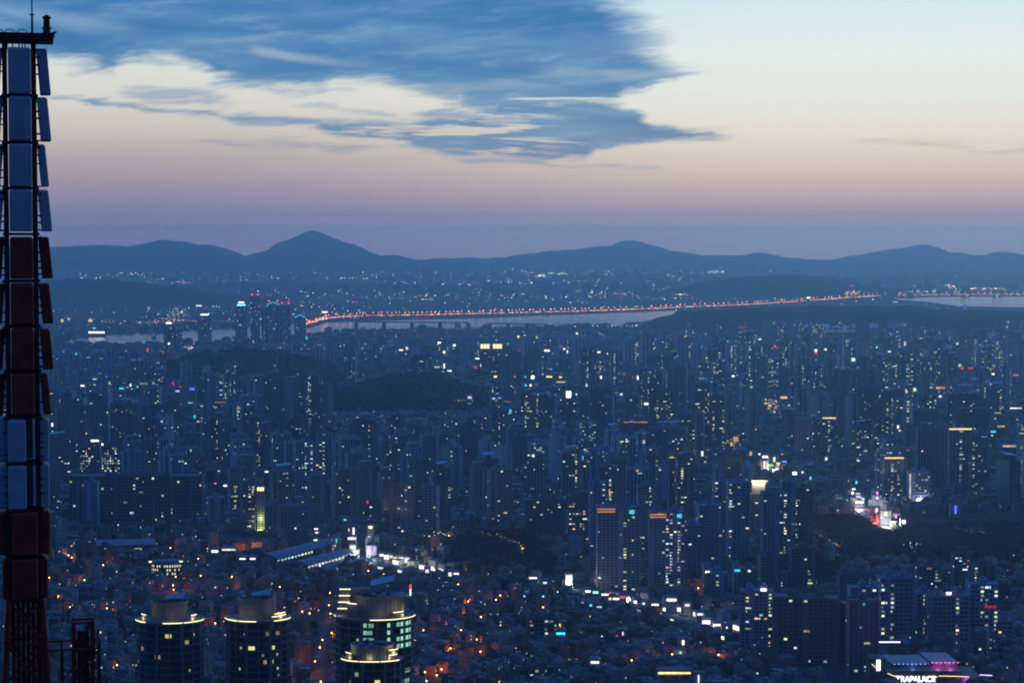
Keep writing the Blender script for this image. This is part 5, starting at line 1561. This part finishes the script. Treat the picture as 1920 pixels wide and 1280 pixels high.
# ------------------------------------------------------------------ low houses everywhere between
HP = []
yy = 1180.0; rg = random.Random(99)
sg_cells = {}
for a_, b_, c_ in SITES: sg_cells.setdefault((int(a_ // 80), int(b_ // 80)), []).append((a_, b_, c_))
def taken2(x, y, r):
    cx_, cy_ = int(x // 80), int(y // 80)
    for i in (-1, 0, 1):
        for j in (-1, 0, 1):
            for a_, b_, c_ in sg_cells.get((cx_ + i, cy_ + j), ()):
                if (x - a_) ** 2 + (y - b_) ** 2 < (r + c_) ** 2: return True
    return False
while yy < 8250:
    step = 15.5 + max(0, yy - 2000) * .0034
    xx = -yy * .255
    while xx < yy * .255:
        x = xx + rg.uniform(-.22, .22) * step; y = yy + rg.uniform(-.22, .22) * step
        xx += step
        px, py = project(x, y, 0)
        if px < -50 or px > 1970: continue
        if any(inpoly(px, py, q_) for q_ in WOOD) or on_hill(x, y) or in_river(x, y) or on_road(x, y, 7): continue
        # alleys: skip along a warped street net
        ang = fbm(x, y, .0016) * 2.5; u = x * math.cos(ang) + y * math.sin(ang); v = -x * math.sin(ang) + y * math.cos(ang)
        if (u % 88) < 9 and yy < 3500: continue
        s = step * rg.uniform(.52, .78)
        if taken2(x, y, s * .5): continue
        d = s * rg.uniform(.75, 1.1); h = rg.choice((6, 8, 9.5, 11, 12.5)) * (1 if py > 900 else 1.25) + (rg.random() < .05) * rg.uniform(5, 14)
        top = project(x, y, h)[1]; wp = s * FPX / y
        if protected(px - wp / 2, top, px + wp / 2, py, py) and h > 7: h = 5.0
        HP.append((x, y, ang + rg.uniform(-.06, .06) + (PI / 2 if rg.random() < .3 else 0), s, d, h, px, py))
    yy += step
print('houses', len(HP))
HP.sort(key=lambda q_: q_[1] if q_[7] < 1292 and -5 < q_[6] < 1925 and not (q_[6] < 95) else 1e9)
RT = [((.16, .17, .18), 'grey'), ((.10, .20, .14), 'green'), ((.12, .16, .24), 'bluish'), ((.26, .25, .23), 'pale'), ((.22, .12, .09), 'reddish'), ((.36, .38, .40), 'whitish')]
WT = [(.22, .12, .09), (.30, .27, .22), (.26, .26, .26), (.18, .11, .08), (.34, .33, .31)]


def house_geo(W, R, N, L, s, d, h, wt, rt_, rr, M=None, lod=0):
    W.box(-s / 2, s / 2, -d / 2, d / 2, 0, h, 0, wt + (1,), M)
    e = .25; c = rt_ + (1,)
    if lod == 0:
        R.box(-s / 2 - e, s / 2 + e, -d / 2 - e, d / 2 + e, h + .02, h + .25, 0, c, M, bottom=True)
        for s_ in (-1, 1):
            R.box(-s / 2 - e, s / 2 + e, s_ * (d / 2) - .18, s_ * (d / 2) + .18, h + .27, h + 1.1, 0, wt + (1,), M)
            R.box(s_ * s / 2 - .18, s_ * s / 2 + .18, -d / 2 + .2, d / 2 - .2, h + .27, h + 1.1, 0, wt + (1,), M)
    else:
        R.box(-s / 2, s / 2, -d / 2, d / 2, h + .02, h + .5, 0, c, M)
    if rr.random() < .75:
        a = rr.uniform(-.2, .2) * s; b_ = rr.uniform(-.15, .2) * d
        R.box(a - s * .17, a + s * .17, b_ - d * .15, b_ + d * .15, h + .27, h + 2.9, 0, wt + (1,), M)
    if rr.random() < .5 and lod == 0:
        a = rr.choice((-.3, .3)) * s; R.box(a - .7, a + .7, -d * .32 - .7, -d * .32 + .7, h + .27, h + 1.9, 0, rr.choice(((.35, .25, .03, 1), (.03, .12, .3, 1), (.3, .3, .32, 1))), M)
    nf = max(1, int(h / 2.9)); n = 3 if lod == 0 else 2
    for f in range(nf):
        for i in range(n):
            x0 = -s / 2 + s * (i + .25) / n; x1 = x0 + s * .5 / n; z0 = f * 2.9 + 1.0; z1 = z0 + 1.3
            litw = rr.random() < (.055 if lod == 0 else .06)
            if lod == 0 or litw:
                p = [(x0, -d / 2 - .06, z0), (x1, -d / 2 - .06, z0), (x1, -d / 2 - .06, z1), (x0, -d / 2 - .06, z1)]
                if M is not None: p = [tuple(M @ Vector(v)) for v in p]
                if litw:
                    c_ = wcol(rr, .4); L.quad(p, 0, None, c_)
                else: N.quad(p)
            if lod == 0 and i == 1:
                for sd in (-1, 1):
                    p = [(sd * (s / 2 + .06), -.6 * sd, z0), (sd * (s / 2 + .06), .6 * sd, z0), (sd * (s / 2 + .06), .6 * sd, z1), (sd * (s / 2 + .06), -.6 * sd, z1)]
                    if M is not None: p = [tuple(M @ Vector(v)) for v in p]
                    if rr.random() < .05: L.quad(p, 0, None, wcol(rr, .4))
                    else: N.quad(p)


SW, SR, SN, SL = MB(), MB(), MB(), MB()
nh = 0
pool = [q_ for q_ in HP]
pick = HP[:1500]
for i, (x, y, rot, s, d, h, px, py) in enumerate(HP):
    rr = random.Random(i * 7 + 1); rt_, rn = rr.choice(RT); wt = rr.choice(WT)
    if nh < 290 and i < 2000 and not (250 < px < 548 and py > 1180) and not (625 < px < 780 and py > 1160) and h >= 5.5:
        nh += 1
        t = empty('house', (x, y, 0), rot)
        W, R, N, L = MB(), MB(), MB(), MB()
        house_geo(W, R, N, L, s, d, h, wt, rt_, rr)
        W.build('wall', [m_wall], t); R.build('roof', [m_roofa], t); N.add(MB()); N.build('windows', [m_glass], t, kind='stuff'); L.build('lit_windows', [m_lit], t, kind='stuff')
        tag(t, None, 'house', 'flat-roofed houses packed along the alleys'); THINGS.append((t, ('small ' if s < 10 else 'larger ') + rn + '-roofed house', '', x, y))
    else:
        M = Matrix.Translation((x, y, 0)) @ Matrix.Rotation(rot, 4, 'Z')
        house_geo(SW, SR, SN, SL, s, d, h, wt, rt_, rr, M, 0 if y < 2600 else 1)
SW.add(SR)
o = SW.build('distant_houses', [m_wall], kind='stuff'); tag(o, 'sea of low flat-roofed houses filling the plain')
SN.build('distant_house_windows', [m_glass], kind='stuff'); SL.build('distant_house_lit_windows', [m_lit], kind='stuff')

# ------------------------------------------------------------------ scattered street and shop lights on the plain (uncountable)
b = MB(); rg = random.Random(41)
def speck(x, y, z, r, c, s):
    rr_ = r
    b.lathe([(0, z - rr_), (rr_, z), (0, z + rr_)], 5, x, y, glow=(c[0] * s, c[1] * s, c[2] * s, 1))
SPC = [((.75, .92, 1.0), .42), ((1, 1, .85), .2), ((.6, 1, .75), .08), ((1, .72, .35), .14), ((1, .35, .1), .08), ((1, .08, .05), .05), ((.1, .5, 1), .03)]
def pickc(rg):
    u = rg.random(); a = 0
    for c, p_ in SPC:
        a += p_
        if u < a: return c
    return SPC[0][0]
n = 0
while n < 2600:
    px = rg.uniform(95, 1925); py = 618 + (1280 - 618) * rg.random() ** 1.7
    if any(inpoly(px, py, q_) for q_ in WOOD) and rg.random() < .85: continue
    x, y = pg(px, py)
    if on_hill(x, y) and rg.random() < .93: continue
    if in_river(x, y): continue
    clus = fbm(px * 10, py * 18, .0022)
    if clus < -.05 and rg.random() < .6: continue
    z = rg.uniform(5, 14) if not on_hill(x, y) else 40
    speck(x, y, z, y / FPX * rg.uniform(.45, .85), pickc(rg), rg.choice((.3, .5, .8, 1.4, 2.6))); n += 1
# lines of lamps: shore road, park avenue, hill foot
def string(scr, n, z, r, cs, smin=.5, smax=2.0, jit=1.0):
    P = [pg(px, py, z) for px, py in scr]
    L = along(P, 1.0); m_ = len(L)
    for i in range(n):
        x, y, _ = L[int((i + rg.random() * .5) / n * (m_ - 1))]
        sp_ = y / FPX
        speck(x + rg.uniform(-2, 2) * jit * sp_, y + rg.uniform(-40, 40) * jit * .4, z, sp_ * r * rg.uniform(.7, 1.2), rg.choice(cs), rg.uniform(smin, smax))
WH = (.85, .95, 1); YL = (1, .8, .4); OR = (1, .45, .15); RD = (1, .1, .06); GN = (.4, 1, .7)
string([(1040, 612), (1100, 611), (1180, 611), (1250, 606)], 34, 10, .9, (WH, WH, YL), 1.2, 3)
string([(1030, 618), (1080, 612)], 16, 8, 1.0, (YL, OR), 1, 2.5); string([(1062, 617), (1092, 616)], 10, 8, 1.0, (YL, OR), 1, 2.4)
string([(800, 618), (900, 618), (1010, 619)], 26, 8, .7, (WH, YL, OR), .6, 1.6); string([(705, 627), (760, 624)], 22, 8, .8, (WH, YL, OR), .8, 2)
string([(1180, 628), (1260, 633), (1330, 636), (1420, 640)], 40, 8, .7, (WH, GN, YL), .7, 2.2); string([(1180, 630), (1210, 636)], 12, 8, .8, (RD, OR), .7, 2)
string([(1560, 660), (1640, 667), (1700, 673), (1780, 682)], 40, 8, .7, (WH, WH, GN), .9, 2.4); string([(1450, 649), (1480, 660), (1540, 665)], 24, 8, .8, (WH, YL, RD), .8, 2.2)
string([(1760, 690), (1800, 686), (1850, 678)], 44, 8, .9, (RD, OR, YL, GN, WH), .6, 2); string([(1880, 664), (1925, 660)], 34, 8, .9, (OR, WH, GN, WH), .8, 2.2)
string([(1340, 632), (1440, 637), (1400, 642)], 22, 8, .7, (WH, WH), .7, 1.8)
string([(230, 645), (300, 640), (380, 638)], 26, 8, .6, (WH,), .5, 1.2); string([(95, 640), (190, 640)], 14, 8, .7, (WH, GN), .6, 1.4)
string([(100, 612), (170, 608), (260, 605), (340, 600), (440, 603)], 60, 8, .8, (YL, OR, RD, RD), .5, 1.8); string([(300, 596), (345, 600), (380, 603)], 30, 8, .8, (OR, RD, YL), .7, 2)
for k in range(70): 
    px, py = rg.gauss(330, 9), rg.gauss(586, 5); x, y = pg(px, py, 20); speck(x, y, 20, y / FPX * .7, rg.choice((WH, YL, YL, GN)), rg.uniform(.5, 2.2))
for k in range(40):
    px, py = rg.gauss(354, 5), rg.gauss(655, 4); x, y = pg(px, py, 20); speck(x, y, 20, y / FPX * .8, rg.choice((YL, YL, WH)), rg.uniform(.6, 2.4))
for k in range(60):
    px, py = rg.gauss(1448, 9), rg.gauss(757, 7); x, y = pg(px, py, 12); speck(x, y, 12, y / FPX * .7, rg.choice((YL, YL, WH, OR)), rg.uniform(.5, 2.0))
for k in range(36):
    px, py = rg.gauss(1597, 12), rg.gauss(738, 4); x, y = pg(px, py, 12); speck(x, y, 12, y / FPX * .7, rg.choice((YL, WH, WH)), rg.uniform(.5, 2.0))
for k in range(60):
    px, py = rg.gauss(1450, 14), rg.gauss(868, 8); x, y = pg(px, py, 8); speck(x, y, 8, y / FPX * .8, rg.choice((YL, WH, WH, GN, GN, RD)), rg.uniform(.5, 2.4))
for k in range(46):
    px, py = rg.gauss(1340, 7), rg.gauss(808, 9); x, y = pg(px, py, 12); speck(x, y, 12, y / FPX * .7, rg.choice((GN, WH, WH)), rg.uniform(.4, 1.6))
for k in range(40):
    px, py = rg.gauss(1375, 8), rg.gauss(830, 7); x, y = pg(px, py, 12); speck(x, y, 12, y / FPX * .7, rg.choice((GN, YL, YL, OR)), rg.uniform(.4, 1.6))
string([(853, 750), (890, 751)], 12, 30, .7, (OR, YL), .8, 1.4); string([(925, 751), (962, 753)], 13, 30, .7, (YL, OR), .8, 1.4)
string([(560, 1000), (1030, 1078)], 0, 8, 1, (WH,))
string([(1700, 1023), (1712, 1020), (1722, 1015)], 9, 26, 1.0, (GN,), .8, 1.6)
string([(1535, 1003), (1560, 1014), (1590, 1016)], 16, 16, .7, (YL, YL, OR), .2, .8); string([(1560, 1018), (1575, 1022)], 8, 16, .9, (YL, GN, OR), .6, 2)
string([(1795, 992), (1830, 994), (1850, 1000)], 14, 42, .7, (YL, YL), .3, .9); string([(1590, 1085), (1610, 1090), (1635, 1092)], 30, 12, .7, (OR, YL, YL), .3, 1.6); string([(1830, 1060), (1850, 1072)], 10, 12, .8, (YL, WH), .4, 1)
string([(905, 1000), (935, 1004), (975, 1020), (980, 1034)], 24, 14, .7, (OR, YL, YL), .4, 1.6); string([(812, 1000), (850, 1002)], 9, 20, .9, (YL, WH, OR), .8, 2.4); string([(880, 1075), (960, 1080)], 20, 8, .6, (YL, GN), .15, .5)
for row in range(8):
    string([(1850, 735 + row * 5), (1925, 738 + row * 5)], 16, 10, .55, (WH, GN, YL), .25, 1.0, 1.5)
b.build('street_lights', [m_lit], kind='stuff')
for o in C.objects:
    if o.name == 'street_lights': tag(o, 'countless small street and shop lights scattered over the city')

# ------------------------------------------------------------------ the far side of the river
b = MB(); bt = MB(); rg = random.Random(61)
def speck2(px, py, z, r, c, s):
    x, y = pg(px, py, z); rr_ = y / FPX * r
    b.lathe([(0, z - rr_), (rr_, z), (0, z + rr_)], 5, x, y, glow=(c[0] * s, c[1] * s, c[2] * s, 1))
n = 0
while n < 1700:
    px = rg.uniform(90, 1925); py = 494 + 106 * rg.random()
    x, y = pg(px, py)
    if on_hill(x, y) or in_river(x, y): continue
    cl = fbm(px * 10, py * 60, .002)
    w_ = .5
    if px < 500 and 500 < py < 525: w_ = .9
    if 900 < px < 1300 and 505 < py < 560: w_ = 1.0
    if 680 < px < 950 and 505 < py < 560: w_ = .9
    if px > 1300: w_ = .35
    if px > 1300 and py < 530: w_ = .08
    if py < 500: w_ *= .5
    if py > 562: w_ *= .4
    if rg.random() > w_ or cl < -.1 and rg.random() < .7: continue
    u = rg.random()
    c = (.75, .9, 1) if u < .42 else ((1, .9, .6) if u < .7 else ((1, .5, .2) if u < .86 else ((1, .1, .1) if u < .93 else (.4, 1, .8))))
    speck2(px, py, 15, rg.uniform(.5, .85), c, rg.choice((.8, 1.2, 2.0, 3.2, 6))); n += 1
    if rg.random() < .7 and py < 560:
        hh = rg.uniform(15, 55); ww = rg.uniform(30, 60); gx, gy = x + rg.uniform(-80, 80), y + rg.uniform(30, 120); cc = rg.choice(TINTS)[0]
        bt.box(gx - ww / 2, gx + ww / 2, gy, gy + 18, 0, hh, 0, cc + (1,))
def far_line(pts, n, cs, r=.7, s0=.8, s1=2.4, jy=.7):
    for i in range(n):
        f = rg.random() * (len(pts) - 1); k = min(int(f), len(pts) - 2); f -= k
        speck2(pts[k][0] + (pts[k + 1][0] - pts[k][0]) * f, pts[k][1] + (pts[k + 1][1] - pts[k][1]) * f + rg.gauss(0, jy), 20, r * rg.uniform(.7, 1.2), rg.choice(cs), rg.uniform(s0, s1) * 2.2)
far_line([(945, 503), (975, 507), (1000, 511)], 34, (OR, OR, YL, WH)); far_line([(993, 518), (1022, 516)], 44, (OR, YL), .8, 1.2, 3); far_line([(1025, 512), (1065, 513)], 30, (YL, WH, GN), .8, 1, 2.6)
far_line([(1800, 541), (1885, 542)], 60, (YL, YL, OR), .8, .8, 2.2, 1.0); far_line([(1770, 534), (1800, 540)], 26, (YL, WH, OR), .8, .8, 2.4, 1.5); far_line([(1326, 510), (1358, 509)], 24, (WH, YL), .8, .9, 2.5, 1.2)
far_line([(330, 528), (350, 530), (420, 530)], 26, (RD, RD, WH, OR), .8, .6, 1.5); far_line([(100, 503), (200, 500), (300, 494), (430, 494)], 60, (WH, WH, YL), .65, .5, 1.6, 3.5); far_line([(95, 512), (330, 514)], 30, (WH, YL), .7, .5, 1.8, 1.2); far_line([(215, 512), (255, 512)], 14, (WH,), .9, 1.5, 3, .5); far_line([(120, 504), (160, 500)], 14, (WH,), .7, .8, 2)
far_line([(355, 495), (363, 505)], 14, (WH, YL, OR), .7, .8, 2); far_line([(610, 521), (690, 521)], 18, (WH, YL), .7, .7, 1.8, .5); far_line([(860, 533), (885, 534)], 16, (WH, OR, YL), .7, .8, 2); far_line([(1060, 538), (1085, 549)], 20, (GN, WH, WH), .7, .8, 2.2)
far_line([(1265, 552), (1290, 552)], 18, (YL, YL, WH), .7, .8, 2.2); far_line([(792, 561), (814, 562)], 16, (RD, OR), .8, .8, 1.4, .5); far_line([(1225, 544), (1245, 545)], 14, (RD,), .8, .8, 1.5, .6); far_line([(955, 541), (965, 540)], 8, (WH,), .8, 1.4, 2.4)
far_line([(965, 529.5), (1082, 532.5)], 6, (YL,), 1.1, 3, 4, .2); far_line([(1640, 547), (1760, 546)], 30, (WH, WH, YL), .7, .6, 1.8, .6); far_line([(1126, 550), (1176, 552)], 12, (WH, RD), .9, .9, 1.6, .6)
far_line([(165, 600), (250, 606), (350, 600)], 40, (YL, WH, OR), .7, .6, 1.8, 3); far_line([(1200, 528), (1300, 529)], 16, (RD, OR, WH), .6, .5, 1.2, .4)
o = b.build('far_city_lights', [m_lit], kind='stuff'); tag(o, 'tiny lights of the districts across the river')
o = bt.build('far_city_blocks', [m_wall], kind='stuff'); tag(o, 'dim blocks of the districts across the river')

# ------------------------------------------------------------------ trees in the parks and between the houses
tv, tf = [], []
t_ = (1 + 5 ** .5) / 2
iv = [(-1, t_, 0), (1, t_, 0), (-1, -t_, 0), (1, -t_, 0), (0, -1, t_), (0, 1, t_), (0, -1, -t_), (0, 1, -t_), (t_, 0, -1), (t_, 0, 1), (-t_, 0, -1), (-t_, 0, 1)]
iff = [(0, 11, 5), (0, 5, 1), (0, 1, 7), (0, 7, 10), (0, 10, 11), (1, 5, 9), (5, 11, 4), (11, 10, 2), (10, 7, 6), (7, 1, 8), (3, 9, 4), (3, 4, 2), (3, 2, 6), (3, 6, 8), (3, 8, 9), (4, 9, 5), (2, 4, 11), (6, 2, 10), (8, 6, 7), (9, 8, 1)]
b = MB(); rg = random.Random(17)
def clump(x, y, z, r):
    b.mesh([(x + v[0] / 1.9 * r * rg.uniform(.65, 1.25), y + v[1] / 1.9 * r * rg.uniform(.65, 1.25), z + v[2] / 1.9 * r * rg.uniform(.6, 1.15)) for v in iv], iff)
for q_ in WOOD:
    xs_ = [p_[0] for p_ in q_]; ys_ = [p_[1] for p_ in q_]
    for k in range(900):
        px, py = rg.uniform(min(xs_), max(xs_)), rg.uniform(min(ys_), max(ys_))
        if not inpoly(px, py, q_): continue
        x, y = pg(px, py)
        if taken2(x, y, 1): continue
        hz_ = 0
        r = rg.uniform(3, 5.5); clump(x, y, 4 + r * .6, r); clump(x + r * .5, y - 1, 2 + r * .6, r * .7)
for k in range(2200):
    px = rg.uniform(90, 1925); py = rg.uniform(700, 1275); x, y = pg(px, py)
    if fbm(x, y, .006) < .05 or taken2(x, y, 3) or on_road(x, y, 3) or on_hill(x, y): continue
    r = rg.uniform(2.2, 4.2); clump(x, y, 3 + r * .6, r)
hd = [h_ for h_ in HILLS if h_[1] in (2550, 4550, 5200)]
dg = bpy.context.evaluated_depsgraph_get()
for name, D, prof, depth, _ in hd:
    for k in range(1500 if D < 3000 else 1100):
        px = rg.uniform(max(90, prof[0][0]), min(1930, prof[-1][0])); y = D + (rg.random() ** 1.2 * .52 - .5) * depth; x = (px - 960) / FPX * y
        ok, loc, nn, idx, ob, mm_ = SC.ray_cast(dg, Vector((x, y, 420)), Vector((0, 0, -1)))
        if ok and ob.name.startswith('hill'):
            r = rg.uniform(3.5, 7) * (1 if D < 3000 else 1.6); clump(x, y, loc.z + r * .35, r)
o = b.build('woods', [m_leaf], kind='stuff'); tag(o, 'dark masses of trees on the hills and in the parks')

# ------------------------------------------------------------------ labels that place each thing
ORD = ['', 'second', 'third', 'fourth', 'fifth', 'sixth', 'seventh', 'eighth', 'ninth', 'tenth', 'eleventh', 'twelfth', 'thirteenth', 'fourteenth', 'fifteenth', 'sixteenth', 'seventeenth', 'eighteenth', 'nineteenth', 'twentieth']
book = {}
for o, kind, adj, x, y in THINGS:
    best = min(LMK, key=lambda l: (l[0] - x) ** 2 + ((l[1] - y) * .6) ** 2)
    ddx, ddy = x - best[0], (y - best[1]) * .6
    if abs(ddy) > abs(ddx): rel = 'behind the' if ddy > 0 else 'in front of the'
    else: rel = 'right of the' if ddx > 0 else 'left of the'
    book.setdefault((kind, adj, rel, best[2]), []).append((math.hypot(ddx, ddy), o))
for (kind, adj, rel, lm), L in book.items():
    L.sort(key=lambda q_: q_[0])
    for i, (_, o) in enumerate(L):
        if i < 20: w_ = (ORD[i] + ' ' if ORD[i] else '')
        else: w_ = ('twentyish ' if i < 40 else 'fortyish ') + ORD[i % 20] + ' '
        lab = (w_ + (adj + ' ' if adj else '') + kind + ', ' + rel + ' ' + lm)
        wd = lab.split()
        if len(wd) > 16: lab = lab.replace('right of the', 'right of').replace('left of the', 'left of').replace('in front of the', 'before the').replace('string of ', '')
        o['label'] = lab
